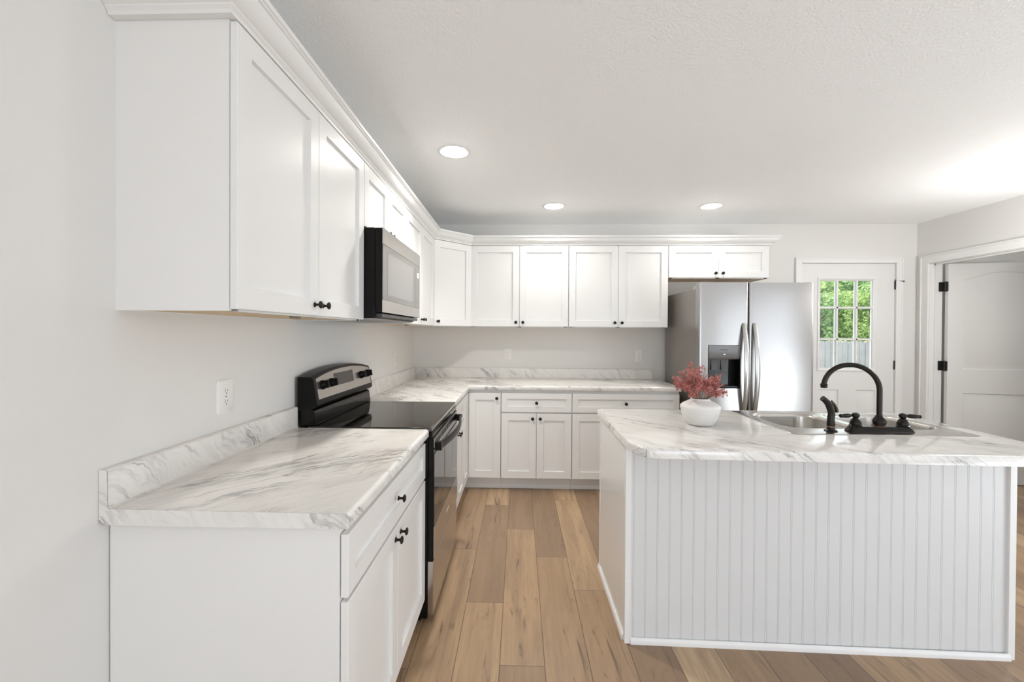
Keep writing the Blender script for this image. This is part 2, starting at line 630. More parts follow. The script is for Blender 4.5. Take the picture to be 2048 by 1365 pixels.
w1, w2 = (-.65, 1.35), (1.55, 3.55)
struct('wall_rear', B((XL, w1[0], YR - .12, YR, 0, ZC), (w1[1], w2[0], YR - .12, YR, 0, ZC), (w2[1], XR, YR - .12, YR, 0, ZC),
                      (w1[0], w1[1], YR - .12, YR, 0, .20), (w1[0], w1[1], YR - .12, YR, 2.18, ZC),
                      (w2[0], w2[1], YR - .12, YR, 0, .20), (w2[0], w2[1], YR - .12, YR, 2.18, ZC)), WALL, 'wall behind the viewer')
HY0 = 1.9
struct('wall_hall_front', B((XR2, HX, HY0 - .1, HY0, 0, ZC)), WALL, 'near wall of the next room')
struct('wall_hall_right', B((HX, HX + .12, HY0, 2.45, 0, ZC), (HX, HX + .12, 3.55, YB, 0, ZC), (HX, HX + .12, 2.45, 3.55, 0, .85), (HX, HX + .12, 2.45, 3.55, 2.15, ZC)), WALL, 'far wall of the next room')  # opening added to let the hall fill in


def window_frame(name, x0, x1, z0, z1, y, label):
    r = sroot(name, label, ((x0 + x1) / 2, y, z0))
    obj('window_frame', B((x0, x0 + .05, y - .08, y - .02, z0, z1), (x1 - .05, x1, y - .08, y - .02, z0, z1), (x0, x1, y - .08, y - .02, z0, z0 + .05), (x0, x1, y - .08, y - .02, z1 - .05, z1),
                          (x0, x1, y - .07, y - .03, (z0 + z1) / 2 - .02, (z0 + z1) / 2 + .02)), TRIM, r)
    return r


window_frame('window_1', w1[0], w1[1], .20, 2.18, YR, 'rear window on the left')
window_frame('window_2', w2[0], w2[1], .20, 2.18, YR, 'rear window on the right')
d3 = sroot('door_3', 'sliding patio door in the right wall', (XR, -.6, 0))
obj('door_frame', B((XR + .03, XR + .09, PY0, PY0 + .07, 0, PZ), (XR + .03, XR + .09, PY1 - .07, PY1, 0, PZ), (XR + .03, XR + .09, -.64, -.56, 0, PZ),
                    (XR + .03, XR + .09, PY0, PY1, PZ - .07, PZ), (XR + .03, XR + .09, PY0, PY1, 0, .07)), TRIM, d3)

# casings -------------------------------------------------------------


def casing_profile_box(bm, x0, x1, y0, y1, z0, z1):
    box(bm, x0, x1, y0, y1, z0, z1)


bm = B((2.722, 2.783, YB - .016, YB, 0, 2.128), (3.690, 3.751, YB - .016, YB, 0, 2.128), (2.783, 3.690, YB - .016, YB, 2.080, 2.128))
box(bm, 2.7212, 2.734, YB - .021, YB, 0, 2.1175); box(bm, 3.739, 3.7518, YB - .021, YB, 0, 2.1175); box(bm, 2.7212, 3.7518, YB - .0215, YB, 2.117, 2.1288)
struct('trim_1', bm, TRIM, 'white casing around the back door', bevel=.002)
# jambs of the back door
struct('trim_3', B((DX0, 2.782, YB, YB + .13, 0, 2.086), (3.691, DX1, YB, YB + .13, 0, 2.086), (DX0, DX1, YB, YB + .13, 2.077, 2.086)), TRIM, 'white jamb of the back door')
bm = B((XR - .017, XR, 4.157, 4.233, 0, 2.130), (XR - .017, XR, 3.146, 3.222, 0, 2.130), (XR - .017, XR, 3.222, 4.157, 2.054, 2.130))
box(bm, XR - .023, XR, 4.219, 4.2338, 0, 2.1165); box(bm, XR - .023, XR, 3.1452, 3.160, 0, 2.1165); box(bm, XR - .0235, XR, 3.1452, 4.2338, 2.116, 2.1308)
struct('trim_2', bm, TRIM, 'white casing around the right opening', bevel=.0025)
struct('trim_4', B((XR - .001, XR2 + .001, 4.153, OY1, 0, OZ), (XR - .001, XR2 + .001, OY0, OY0 + .012, 0, OZ), (XR - .001, XR2 + .001, OY0, OY1, 2.050, OZ),
                   (XR + .04, XR + .053, 4.141, 4.153, 0, 2.05), (XR + .04, XR + .053, OY0 + .012, 4.153, 2.038, 2.05)), TRIM, 'white jamb lining of the right opening')
struct('baseboard_back', B((3.751, XR, YB - .014, YB, 0, .09), (2.40, 2.722, YB - .014, YB, 0, .09), (XR2, HX, YB - .014, YB, 0, .09)), TRIM, 'white baseboard', bevel=.003)


def offset_toward(poly, d):
    """move every vertex of a counter-clockwise polygon inward by about d (mitred)"""
    n = len(poly)
    out = []
    for i in range(n):
        p0, p1, p2 = Vector(poly[i - 1]), Vector(poly[i]), Vector(poly[(i + 1) % n])
        e1 = (p1 - p0).normalized(); e2 = (p2 - p1).normalized()
        n1 = Vector((-e1.y, e1.x)); n2 = Vector((-e2.y, e2.x))
        b = n1 + n2
        b = b / max(b.dot(n1), 0.2) if b.length > 1e-6 else n1
        out.append((p1.x + b.x * d, p1.y + b.y * d))
    return out


def panel_slab(w, h, t, contours, through=None):
    """door leaf in local x,z with front at y=0 (facing -y); contours become raised panels; through is an opening"""
    bm = bmesh.new()
    outer = [(0, 0), (w, 0), (w, h), (0, h)]
    holes = [c for c in contours] + ([through] if through else [])
    loops = filled(bm, outer, holes, 0.0)
    for c, lp in zip(contours, loops[1:1 + len(contours)]):
        prev = lp
        for d, z in ((.007, -.009), (.016, -.009), (.040, -.001)):
            ring = [bm.verts.new((x, y, z)) for x, y in offset_toward(c, d)]
            bridge(bm, prev, ring)
            prev = ring
        bm.faces.new(prev)
    back = [bm.verts.new((x, y, -t)) for x, y in outer]
    bridge(bm, back, loops[0])
    if through:
        th = loops[-1]
        bt = [bm.verts.new((x, y, -t)) for x, y in through]
        bridge(bm, th, bt)
        lo = filled(bm, outer, [through], -t, True)
    else:
        bm.faces.new(back[::-1])
    bmesh.ops.remove_doubles(bm, verts=bm.verts[:], dist=1e-5)
    bmesh.ops.recalc_face_normals(bm, faces=bm.faces[:])
    # x stays, y -> z, z -> -y
    bmesh.ops.transform(bm, matrix=Matrix(((1, 0, 0, 0), (0, 0, -1, 0), (0, 1, 0, 0), (0, 0, 0, 1))), verts=bm.verts[:])
    return bm


# ------------------------------------------------------------------ back door with nine panes
SX, SW, SZ0, SH = 2.785, 0.903, 0.012, 2.062
YD = YB + .004
d1 = sroot('door_1', 'white back door with a nine-pane window', (SX, YD, SZ0))


def rect_ccw(x0, x1, z0, z1):
    return [(x0, z0), (x1, z0), (x1, z1), (x0, z1)]


gx0, gx1, gz0, gz1 = 2.945 - SX, 3.512 - SX, 1.012 - SZ0, 1.938 - SZ0
slab = panel_slab(SW, SH, .044, [rect_ccw(2.965 - SX, 3.158 - SX, .22, .816), rect_ccw(3.322 - SX, 3.512 - SX, .22, .816)], rect_ccw(gx0 + .02, gx1 - .02, gz0 + .02, gz1 - .02))
slab_o = obj('door_slab', slab, DOORW, d1, world=False, smooth=20)
bm = bmesh.new()
# lite frame: moulded ring around the glass
o_ = rect_ccw(gx0, gx1, gz0, gz1)
rings = []
for d, y in ((0, 0.0), (.002, -.009), (.012, -.011), (.020, -.004), (.030, .002), (.034, .014)):
    rings.append([bm.verts.new((x, y, z)) for x, z in offset_toward(o_, d)])
for a, b_ in zip(rings, rings[1:]):
    bridge(bm, a, b_)
obj('window_frame', bm, TRIM, d1, world=False, smooth=20, recalc=True)
bm = bmesh.new()
ix0, ix1, iz0, iz1 = gx0 + .03, gx1 - .03, gz0 + .03, gz1 - .03
for mx in (3.141 - SX, 3.330 - SX):
    prism(bm, [(mx - .011, .012), (mx - .007, .002), (mx + .007, .002), (mx + .011, .012), (mx + .011, .034), (mx - .011, .034)], 'z', iz0, iz1)
for mz in (1.641 - SZ0, 1.328 - SZ0):
    prism(bm, [(.012, mz - .011), (.002, mz - .007), (.002, mz + .007), (.012, mz + .011), (.034, mz + .011), (.034, mz - .011)], 'x', ix0, ix1)
obj('muntin_grid', bm, TRIM, d1, world=False, smooth=20)
obj('glass', B((gx0 + .02, gx1 - .02, .021, .025, gz0 + .02, gz1 - .02)), WGLASS, d1, world=False, smooth=0)
for hz0, hz1 in ((1.808, 1.892), (1.022, 1.110), (.20, .285)):
    bm = B((SW - .006, SW + .006, -.012, .0, hz0, hz1))
    hg = obj('hinge', bm, BLACKM, d1, world=False, bevel=.003)
    if hz0 > 1.5:
        bm = bmesh.new()
        tube(bm, [(SW + .001, -.008, hz1 + .002), (SW + .002, -.010, hz1 + .012)], .006, 8)
        tube(bm, [(SW, -.010, hz1 + .004), (SW + .03, -.018, hz1 - .001), (SW + .055, -.022, hz1 - .004)], .0032, 8)
        tube(bm, [(SW + .052, -.0215, hz1 - .004), (SW + .070, -.025, hz1 - .006)], .007, 8)
        obj('hinge_stop', bm, BLACKM, hg, world=False)

# ------------------------------------------------------------------ interior door standing open in the right opening
LW, LH = 0.90, 2.035
d2 = sroot('door_2', 'white two-panel arch-top door standing open', (4.014, 4.103, .008), R(-9))
arch = [(.125, 1.05), (LW - .125, 1.05), (LW - .125, 1.880)]
for i in range(1, 16):
    u = i / 16
    arch.append((LW - .125 - (LW - .25) * u, 1.880 + .075 * math.sin(PI * u)))
arch.append((.125, 1.880))
leaf = panel_slab(LW, LH, .035, [arch, rect_ccw(.125, LW - .125, .22, .825)])
obj('door_slab', leaf, DOORW, d2, world=False, smooth=20)
for hz in (1.832, 1.085, .25):
    bm = bmesh.new()
    # leaf on the door edge, leaf on the jamb, barrel between
    box(bm, 3.974, 4.0095, 4.1495, 4.153, hz - .045, hz + .045)
    box(bm, 4.0095, 4.014, 4.104, 4.140, hz - .045, hz + .045)
    prism(bm, [(4.0085, 4.1525), (4.0055, 4.1495), (4.0100, 4.1035), (4.0160, 4.1010), (4.0160, 4.1060)], 'z', hz - .045, hz + .045)
    tube(bm, [(4.006, 4.122, hz - .048), (4.006, 4.122, hz + .048)], .007, 10)
    obj('hinge', bm, BLACKM, d2, bevel=.002)

# ------------------------------------------------------------------ knobs, cabinet doors
KNOB_PROF = [(.0085, 0), (.0092, .0015), (.0085, .003), (.0055, .0045), (.0045, .010), (.0048, .016), (.0070, .0185), (.0120, .0200), (.0140, .0225), (.0137, .0245), (.0122, .0262), (.0110, .0258), (.0095, .0275), (.005, .0285)]


def knob_mesh():
    bm = bmesh.new()
    lathe(bm, KNOB_PROF, 20, Matrix.Rotation(R(90), 4, 'X'))        # axis to -y
    me = bpy.data.meshes.new('knob')
    bm.to_mesh(me); bm.free()
    me.materials.append(BRONZE)
    me.shade_smooth()
    return me


KNOB = knob_mesh()


def add_knob(parent, x, y, z):
    o = bpy.data.objects.new('knob', KNOB)
    COL.objects.link(o)
    o.parent = parent
    o.location = (x, y, z)
    return o


def shaker(x0, x1, z0, z1, yf, t=.019, fwid=.060, dep=.0115):
    """shaker front: frame and recessed flat panel, front face at y=yf, facing -y"""
    bm = bmesh.new()
    def ring(d, y):
        return [bm.verts.new(c) for c in ((x0 + d, y, z0 + d), (x1 - d, y, z0 + d), (x1 - d, y, z1 - d), (x0 + d, y, z1 - d))]
    c = .0015
    rs = [ring(0, yf + t), ring(0, yf + c), ring(c, yf), ring(fwid, yf), ring(fwid + .0022, yf + dep)]
    bm.faces.new(rs[0][::-1])
    for a, b_ in zip(rs, rs[1:]):
        bridge(bm, a, b_)
    bm.faces.new(rs[-1])
    bmesh.ops.recalc_face_normals(bm, faces=bm.faces[:])
    return bm


def shaker_part(name, parent, x0, x1, z0, z1, yf=-.021, knob=None, **kw):
    d = obj(name, shaker(x0, x1, z0, z1, yf, **kw), CAB, parent, world=False, smooth=0)
    if knob:
        add_knob(d, knob[0], yf, knob[1])
    return d


ZU0, ZU1 = 1.427, 2.189          # wall cabinets
G_UP = 'white shaker wall cabinets'
G_BASE = 'white shaker base cabinets'


def upper(label, loc, rotz, w, z0, z1, depth=.305, doors=2, end_panel=False, hinges=()):
    r = thing('wall_cabinet', label, 'cabinet', (loc[0], loc[1], z0), rotz, G_UP)
    h = z1 - z0
    g = .0008
    t = .012
    # carcass: sides, top, recessed bottom, face frame
    bm = B((g, t, 0.0, depth, 0, h), (w - t, w - g, 0.0, depth, 0, h), (t, w - t, 0.0, depth, h - t, h), (t, w - t, depth - .006, depth, 0, h),
           (t, w - t, 0, .019, 0, .030), (t, w - t, 0, .019, h - .035, h - t), (t, .038, 0, .019, 0, h), (w - .038, w - t, 0, .019, 0, h), (w / 2 - .019, w / 2 + .019, 0, .019, 0, h))
    obj('carcass', bm, CAB, r, world=False, smooth=0)
    obj('bottom_panel', B((t, w - t, .019, depth - .006, .003, .015)), MAPLE, r, world=False, smooth=0)
    for hx in hinges:
        bm = B((hx - .022, hx + .022, .020, .038, -.0065, .0029), (hx - .006, hx + .006, .017, .021, -.0075, .004), (hx - .020, hx - .010, .024, .034, -.0080, -.0064), (hx + .008, hx + .018, .024, .034, -.0080, -.0064))
        obj('hinge', bm, MESHG, r, world=False, bevel=.001)
    n = doors
    dw = (w - .003 * (n + 1)) / n
    for i in range(n):
        x0 = .003 + i * (dw + .003)
        kx = (x0 + dw - .031) if (i == 0 and n == 2) else x0 + .031
        shaker_part('cabinet_door', r, x0, x0 + dw, .005, h - .006, knob=(kx, .044))
    return r


XF = XL + .305                    # box face of the left run
YF = YB - .305                    # box face of the back run
upper('white two-door wall cabinet nearest the viewer, left of the microwave', (XF, 1.090, 0), R(90), .914, ZU0, ZU1, hinges=(.385,))
upper('short white two-door wall cabinet right above the microwave', (XF, 2.005, 0), R(90), .760, 1.875, ZU1)
upper('white two-door wall cabinet between the microwave and the angled corner cabinet', (XF, 2.766, 0), R(90), .912, ZU0, ZU1, hinges=(.2,))
upper('white two-door wall cabinet on the back wall, next to the angled corner cabinet', (-.455, YF, 0), 0, .914, ZU0, ZU1)
upper('white two-door wall cabinet on the back wall, left of the refrigerator', (.459, YF, 0), 0, .914, ZU0, ZU1)
upper('short wide white two-door wall cabinet right above the refrigerator', (1.373, YF, 0), 0, .914, 1.886, ZU1, hinges=(.79,))
# angled corner cabinet
c0 = thing('corner_wall_cabinet', 'white single-door wall cabinet set diagonally across the corner', 'cabinet', (XF, 3.679, ZU0), R(45), G_UP)
bm = bmesh.new()
prism(bm, [(XF, 3.6795), (-.4555, YF), (-.4555, YB - .001), (XL + .001, YB - .001), (XL + .001, 3.6795)], 'z', ZU0 + .022, ZU1)
obj('carcass', bm, CAB, c0, smooth=0)
bm = bmesh.new()
prism(bm, [(XF - .015, 3.694), (-.47, YF + .015), (-.47, YB - .012), (XL + .012, YB - .012), (XL + .012, 3.694)], 'z', ZU0 + .010, ZU0 + .022)
obj('bottom_panel', bm, MAPLE, c0, smooth=0)
bm = B((.005, .426, 0, .012, 0, .03))
obj('face_rail', bm, CAB, c0, world=False, smooth=0)
shaker_part('cabinet_door', c0, .012, .419, .005, ZU1 - ZU0 - .006, knob=(.043, .044))

# crown moulding -------------------------------------------------------
path = [(XL + .001, 1.0892), (XF + .001, 1.0892), (XF + .001, 3.679), (-.455, YF - .001), (2.288, YF - .001), (2.288, YB - .001)]
prof = [(.0, 2.1875), (.020, 2.1875), (.022, 2.196), (.029, 2.203), (.030, 2.207), (.040, 2.211), (.052, 2.222), (.061, 2.236), (.064, 2.247), (.070, 2.249), (.071, 2.253), (.077, 2.255), (.079, 2.262), (.0785, 2.268), (.0, 2.268)]
bm = bmesh.new()
rings = []
for i, p in enumerate(path):
    p = Vector(p)
    dirs = []
    if i > 0: dirs.append((p - Vector(path[i - 1])).normalized())
    if i < len(path) - 1: dirs.append((Vector(path[i + 1]) - p).normalized())
    ns = [Vector((d.y, -d.x)) for d in dirs]           # outward = right-hand side of travel
    b_ = ns[0] if len(ns) == 1 else (ns[0] + ns[1]) / (1 + ns[0].dot(ns[1]))
    rings.append([bm.verts.new((p.x + b_.x * o, p.y + b_.y * o, z)) for o, z in prof])
for a, b_ in zip(rings, rings[1:]):
    bridge(bm, a, b_)
bm.faces.new(rings[0]); bm.faces.new(rings[-1][::-1])
tag(obj('crown_molding', bm, CAB, smooth=25, recalc=True, loc=(XF, 2.4, 2.2)), 'white crown molding running along the top of all the wall cabinets', 'molding')

# ------------------------------------------------------------------ base cabinets
XBF = XL + .610
YBF = YB - .610
BZ0, BZ1 = .110, .8795
DZ = (.118, .678)
RZ = (.690, .853)


def base(label, loc, rotz, w, doors=2, drawer=True, end_left=False):
    r = thing('base_cabinet', label, 'cabinet', (loc[0], loc[1], 0), rotz, G_BASE)
    g = .0008
    dp = .606
    bm = B((g, w - g, .001, dp, BZ0, BZ1))
    if end_left:
        box(bm, g, .016, .001, dp, 0, BZ0)
    obj('carcass', bm, CAB, r, world=False, smooth=0)
    bm = B((.016 if end_left else g, w - g, .078, .092, 0, BZ0))
    prism(bm, [(.066, 0), (.078, 0), (.078, .030), (.074, .030), (.067, .015)], 'x', .016 if end_left else g, w - g)
    obj('toe_kick', bm, TRIM, r, world=False, smooth=0)
    dw = (w - .003 * (doors + 1)) / doors
    if drawer:
        shaker_part('drawer_front', r, .003, w - .003, RZ[0], RZ[1], knob=(w / 2, (RZ[0] + RZ[1]) / 2), fwid=.048)
    for i in range(doors):
        x0 = .003 + i * (dw + .003)
        kx = (x0 + dw - .031) if (i == 0 and doors == 2) else x0 + .031
        shaker_part('cabinet_door', r, x0, x0 + dw, DZ[0], DZ[1], knob=(kx, DZ[1] - .042))
    return r


base('white base cabinet nearest the viewer, under the short countertop left of the range', (XBF, 1.070, 0), R(90), .904, end_left=True)
base('white base cabinet directly beyond the range, narrow with a drawer', (XBF, 2.739, 0), R(90), .634)
base('white base cabinet on the back run with two doors fully in view', (-.151, YBF, 0), 0, .610)
base('widest white base cabinet on the back run, left of the refrigerator, partly behind the island', (.459, YBF, 0), 0, .914)
lz = thing('corner_base_cabinet', 'white corner base cabinet with folding doors in the inner corner of the counters', 'cabinet', (XBF, YBF, 0), 0, G_BASE)
bm = bmesh.new()
prism(bm, [(XL + .002, 3.375), (XBF - .001, 3.375), (XBF - .001, YBF + .001), (-.152, YBF + .001), (-.152, YB - .002), (XL + .002, YB - .002)], 'z', BZ0, BZ1)
obj('carcass', bm, CAB, lz, smooth=0)
bm = bmesh.new()
prism(bm, [(XBF - .092, 3.375), (XBF - .078, 3.375), (XBF - .078, YBF + .078), (-.152, YBF + .078), (-.152, YBF + .092), (XBF - .092, YBF + .092)], 'z', 0, BZ0)
prism(bm, [(YBF + .066, 0), (YBF + .078, 0), (YBF + .078, .030), (YBF + .074, .030), (YBF + .067, .015)], 'x', XBF - .078, -.152)
obj('toe_kick', bm, TRIM, lz, smooth=0)
shaker_part('cabinet_door', lz, .022, .301, DZ[0], RZ[1], knob=(.268, .808))
bm = shaker(0, .277, DZ[0], RZ[1], 0)
bmesh.ops.transform(bm, matrix=Matrix.Translation((XBF + .021, 3.377, 0)) @ Matrix.Rotation(R(90), 4, 'Z'), verts=bm.verts[:])
obj('cabinet_door', bm, CAB, lz, smooth=0)

# ------------------------------------------------------------------ countertops
CT0, CT1 = .8805, .9185


def arc(cx, cy, r, a0, a1, n=6):
    return [(cx + r * math.cos(R(a0 + (a1 - a0) * i / n)), cy + r * math.sin(R(a0 + (a1 - a0) * i / n))) for i in range(n + 1)]


def counter_profile(front, back, dirx):
    """cross-section of the worktop: rounded nosing in front; (u, z) with u from back to front"""
    r = .014
    s = 1 if front > back else -1
    pts = [(back, CT0), (front - s * .004, CT0)]
    pts += [(front - s * (.004 - .004 * i / 3), CT0 + .004 * i / 3) for i in range(1, 4)]
    a = arc(0, 0, r, 0, 90, 6)
    pts += [(front - s * r + s * x, CT1 - r + z) for x, z in a]
    pts += [(back, CT1)]
    return pts


def splash_profile(wall, s):
    """backsplash section: wall side, rounded top front, small cove at the foot; s = direction into the room"""
    t, h = .021, .100
    pts = [(wall, CT1 + .0002), (wall + s * (t + .010), CT1 + .0002)]
    pts += [(wall + s * (t + .010 - .010 * math.sin(R(a))), CT1 + .010 - .010 * math.cos(R(a))) for a in (30, 60, 90)]
    pts += [(wall + s * (t - .008) + s * .008 * math.cos(R(a)), CT1 + h - .008 + .008 * math.sin(R(a))) for a in (0, 30, 60, 90)]
    pts += [(wall, CT1 + h)]
    return pts


XCF = -.4200                     # front of left counter
YCF = 3.641                      # front of back counter
cn = thing('countertop', 'short marble-look countertop nearest the viewer, left of the range', 'countertop', (-.75, 1.51, CT0), 0)
bm = bmesh.new()
prism(bm, counter_profile(XCF, XL + .001, 1), 'y', 1.046, 1.9745)
obj('worktop', bm, MARBLE, cn, uvrun='y', smooth=30)
bm = bmesh.new()
prism(bm, splash_profile(XL + .001, 1), 'y', 1.046, 1.9745)
obj('backsplash', bm, MARBLE, cn, uvrun='y', smooth=30)
# laminate end cap with its fine dark seam
bm = bmesh.new()
cap = [(XL + .001, CT0 + .006), (XL + .008, CT0 - .002)] + counter_profile(XCF, XL + .001, 1)[1:-1] + splash_profile(XL + .001, 1)[2:]
prism(bm, cap, 'y', 1.0438, 1.0452)
obj('end_cap', bm, MARBLE, cn, uvrun='x', uvoff=3.3, smooth=0)
bm = bmesh.new()
prism(bm, [(x * .9995, z) for x, z in cap], 'y', 1.0452, 1.0460)
obj('end_seam', bm, P('laminate_seam', (0.22, 0.21, 0.20), .6), cn, smooth=0)

cl = thing('countertop', 'L-shaped marble-look countertop in the corner, running along the back wall', 'countertop', (-.4, 4.0, CT0), 0)
r = .014
bm = bmesh.new()
nose = [(0.004, CT0), (.0013, CT0 + .0013), (0, CT0 + .004)] + [(r - r * math.cos(R(a)), CT1 - r + r * math.sin(R(a))) for a in (0, 15, 30, 45, 60, 75, 90)]
ys0, xe = 2.7365, 1.3795
sec = []
for (o, z) in nose:
    sec.append([(XCF - o, ys0, z), (XCF - o, YCF + o, z), (xe, YCF + o, z)])
prev = None
for line in sec:
    vs = [bm.verts.new(c) for c in line]
    if prev:
        for i in range(2):
            bm.faces.new((prev[i], prev[i + 1], vs[i + 1], vs[i]))
    else:
        first = vs
    prev = vs
tb = [bm.verts.new(c) for c in ((xe, YB - .001, CT1), (XL + .001, YB - .001, CT1), (XL + .001, ys0, CT1))]
bm.faces.new([prev[0], prev[1], prev[2]] + tb)
bb = [bm.verts.new(c) for c in ((xe, YB - .001, CT0), (XL + .001, YB - .001, CT0), (XL + .001, ys0, CT0))]
bm.faces.new(([first[0], first[1], first[2]] + bb)[::-1])
bm.faces.new((tb[0], tb[1], bb[1], bb[0])); bm.faces.new((tb[1], tb[2], bb[2], bb[1]))
bmesh.ops.holes_fill(bm, edges=[e for e in bm.edges if e.is_boundary], sides=40)
obj('worktop', bm, MARBLE, cl, uvrun='x', smooth=30, recalc=True)
bm = bmesh.new()
prism(bm, splash_profile(YB - .001, -1), 'x', XL + .023, 1.330)
obj('backsplash', bm, MARBLE, cl, uvrun='x', smooth=30)
bm = bmesh.new()
prism(bm, splash_profile(XL + .001, 1), 'y', 2.7365, YB - .001)
obj('backsplash', bm, MARBLE, cl, uvrun='y', smooth=30)

# ------------------------------------------------------------------ range
rg = thing('range', 'black and stainless electric range between the two left countertops', 'range', (-.72, 2.355, 0))
RY0, RY1 = 1.9795, 2.7315
obj('body', B((-1.040, -.4245, RY0, RY1, .022, .904), (-1.0, -.46, RY0 + .02, RY1 - .02, 0, .022)), BLACKG, rg, bevel=.003)
bm = bmesh.new()
box(bm, -1.000, -.4085, RY0 - .002, RY1 + .002, .9045, .9245)
obj('cooktop', bm, GLASSTOP, rg, bevel=.006, seg=3)
bm = B((-.4080, -.4062, RY0 + .01, RY1 - .01, .908, .921))
obj('cooktop_trim', bm, STEELR, rg)
# backguard: lower riser and the arched console
bm = bmesh.new()
prism(bm, [(-1.045, .9250), (-.962, .9250), (-.960, .932), (-.969, .996), (-.978, 1.002), (-1.045, 1.003)], 'y', RY0 + .010, RY1 - .006)
obj('backguard_riser', bm, BLACKG, rg, bevel=.003)
bm = bmesh.new()
N = 28
rings = []
ym, hw = (RY0 + RY1) / 2, (RY1 - RY0) / 2


def ztop(y):
    return 1.157 + .034 * (1 - abs((y - ym) / hw) ** 2.2)


def face_x(z):
    return -.951 - .024 * (z - 1.022) / .138


for i in range(N + 1):
    y = RY0 + (RY1 - RY0) * i / N
    zt = ztop(y)
    rings.append([bm.verts.new((x, y, z)) for x, z in ((-1.047, 1.001), (-.990, 1.001), (-.960, 1.012), (face_x(1.024), 1.024), (face_x(zt - .012), zt - .012), (face_x(zt) - .004, zt - .003), (face_x(zt) - .012, zt), (-1.047, zt))])
for a, b_ in zip(rings, rings[1:]):
    bridge(bm, a, b_)
bm.faces.new(rings[0]); bm.faces.new(rings[-1])
bg_o = obj('backguard', bm, BLACKP, rg, recalc=True, smooth=28)
bm = bmesh.new()
rings = []
pa, pb = RY0 + .022, RY1 - .018
for i in range(N + 1):
    y = pa + (pb - pa) * i / N
    zt = ztop(y) - .015
    zb = 1.048
    rings.append([bm.verts.new((face_x(z) + d, y, z)) for z, d in ((zb, .0002), (zb, .0022), (zt, .0022), (zt, .0002))])
for a, b_ in zip(rings, rings[1:]):
    bridge(bm, a, b_)
bm.faces.new(rings[0]); bm.faces.new(rings[-1])
cp = obj('control_panel', bm, STEELR, bg_o, recalc=True, smooth=28)


def on_panel(y0, y1, z0, z1, d0, d1):
    bm = bmesh.new()
    pts = [(face_x(z0) + d0, z0), (face_x(z0) + d1, z0), (face_x(z1) + d1, z1), (face_x(z1) + d0, z1)]
    prism(bm, pts, 'y', y0, y1)
    return bm


obj('display', on_panel(2.198, 2.448, 1.090, 1.154, .0022, .0032), DISP, bg_o, smooth=0)
for ky in (2.063, 2.163, 2.572, 2.672):
    z = 1.112
    tilt = math.atan2(.024, .138)
    mat = Matrix.Translation((face_x(z) + .0022, ky, z)) @ Matrix.Rotation(R(90) - tilt, 4, 'Y')
    bm = bmesh.new()
    lathe(bm, [(.023, 0), (.0235, .004), (.021, .010), (.0195, .014), (.0190, .020), (.0175, .022)], 24, mat)
    g2 = bmesh.new()
    b0 = len(bm.verts)
    box(bm, -.0185, .0185, -.0065, .0065, .018, .032)
    bm.verts.ensure_lookup_table()
    bmesh.ops.transform(bm, matrix=mat, verts=bm.verts[b0:])
    g2.free()
    obj('knob', bm, BLACKP, bg_o, bevel=.0015)
# oven door
od = obj('oven_door', B((-.4240, -.3975, RY0 + .004, RY1 - .004, .302, .872)), BLACKG, rg, bevel=.003)
obj('door_glass', B((-.3975, -.3945, RY0 + .006, RY1 - .006, .455, .800)), OVGLASS, od, bevel=.001)
obj('door_trim', B((-.3975, -.3935, RY0 + .006, RY1 - .006, .306, .4535)), STEELR, od, bevel=.001)
bm = B((-.3975, -.3950, RY0 + .012, RY1 - .012, .826, .868))
obj('vent_strip', bm, STEELR, od, smooth=0)
bm = bmesh.new()
for i in range(8):
    y = RY0 + .045 + i * .084
    box(bm, -.3952, -.3940, y, y + .072, .834, .861)
obj('vent_slots', bm, BLACKP, od, smooth=0)
obj('emblem', B((-.3936, -.3928, 2.325, 2.405, .381, .389)), P('emblem_silver', (.8, .79, .76), .3, .3), od, smooth=0)
bm = bmesh.new()
N = 24
rings = []
for i in range(N + 1):
    u = i / N
    y = RY0 + .030 + (RY1 - RY0 - .060) * u
    x = -.372 + .036 * math.sin(PI * u)
    z = .832
    rings.append([bm.verts.new(c) for c in ((x - .009, y, z - .016), (x + .003, y, z - .017), (x + .006, y, z - .008), (x + .006, y, z + .010), (x + .001, y, z + .017), (x - .009, y, z + .017))])
for a, b_ in zip(rings, rings[1:]):
    bridge(bm, a, b_)
bm.faces.new(rings[0]); bm.faces.new(rings[-1])
for y in (RY0 + .020, RY1 - .052):
    box(bm, -.3955, -.364, y, y + .032, .812, .852)
obj('handle', bm, BLACKP, od, recalc=True, smooth=35, bevel=.002)
dr = obj('drawer', B((-.4240, -.3975, RY0 + .004, RY1 - .004, .036, .290)), STEELR, rg, bevel=.002)
obj('drawer_grip', B((-.4240, -.4050, RY0 + .006, RY1 - .006, .2905, .3005)), BLACKP, dr, smooth=0)
obj('fascia', B((-.4240, -.4040, RY0 + .004, RY1 - .004, .8735, .9035)), BLACKG, rg, bevel=.002)

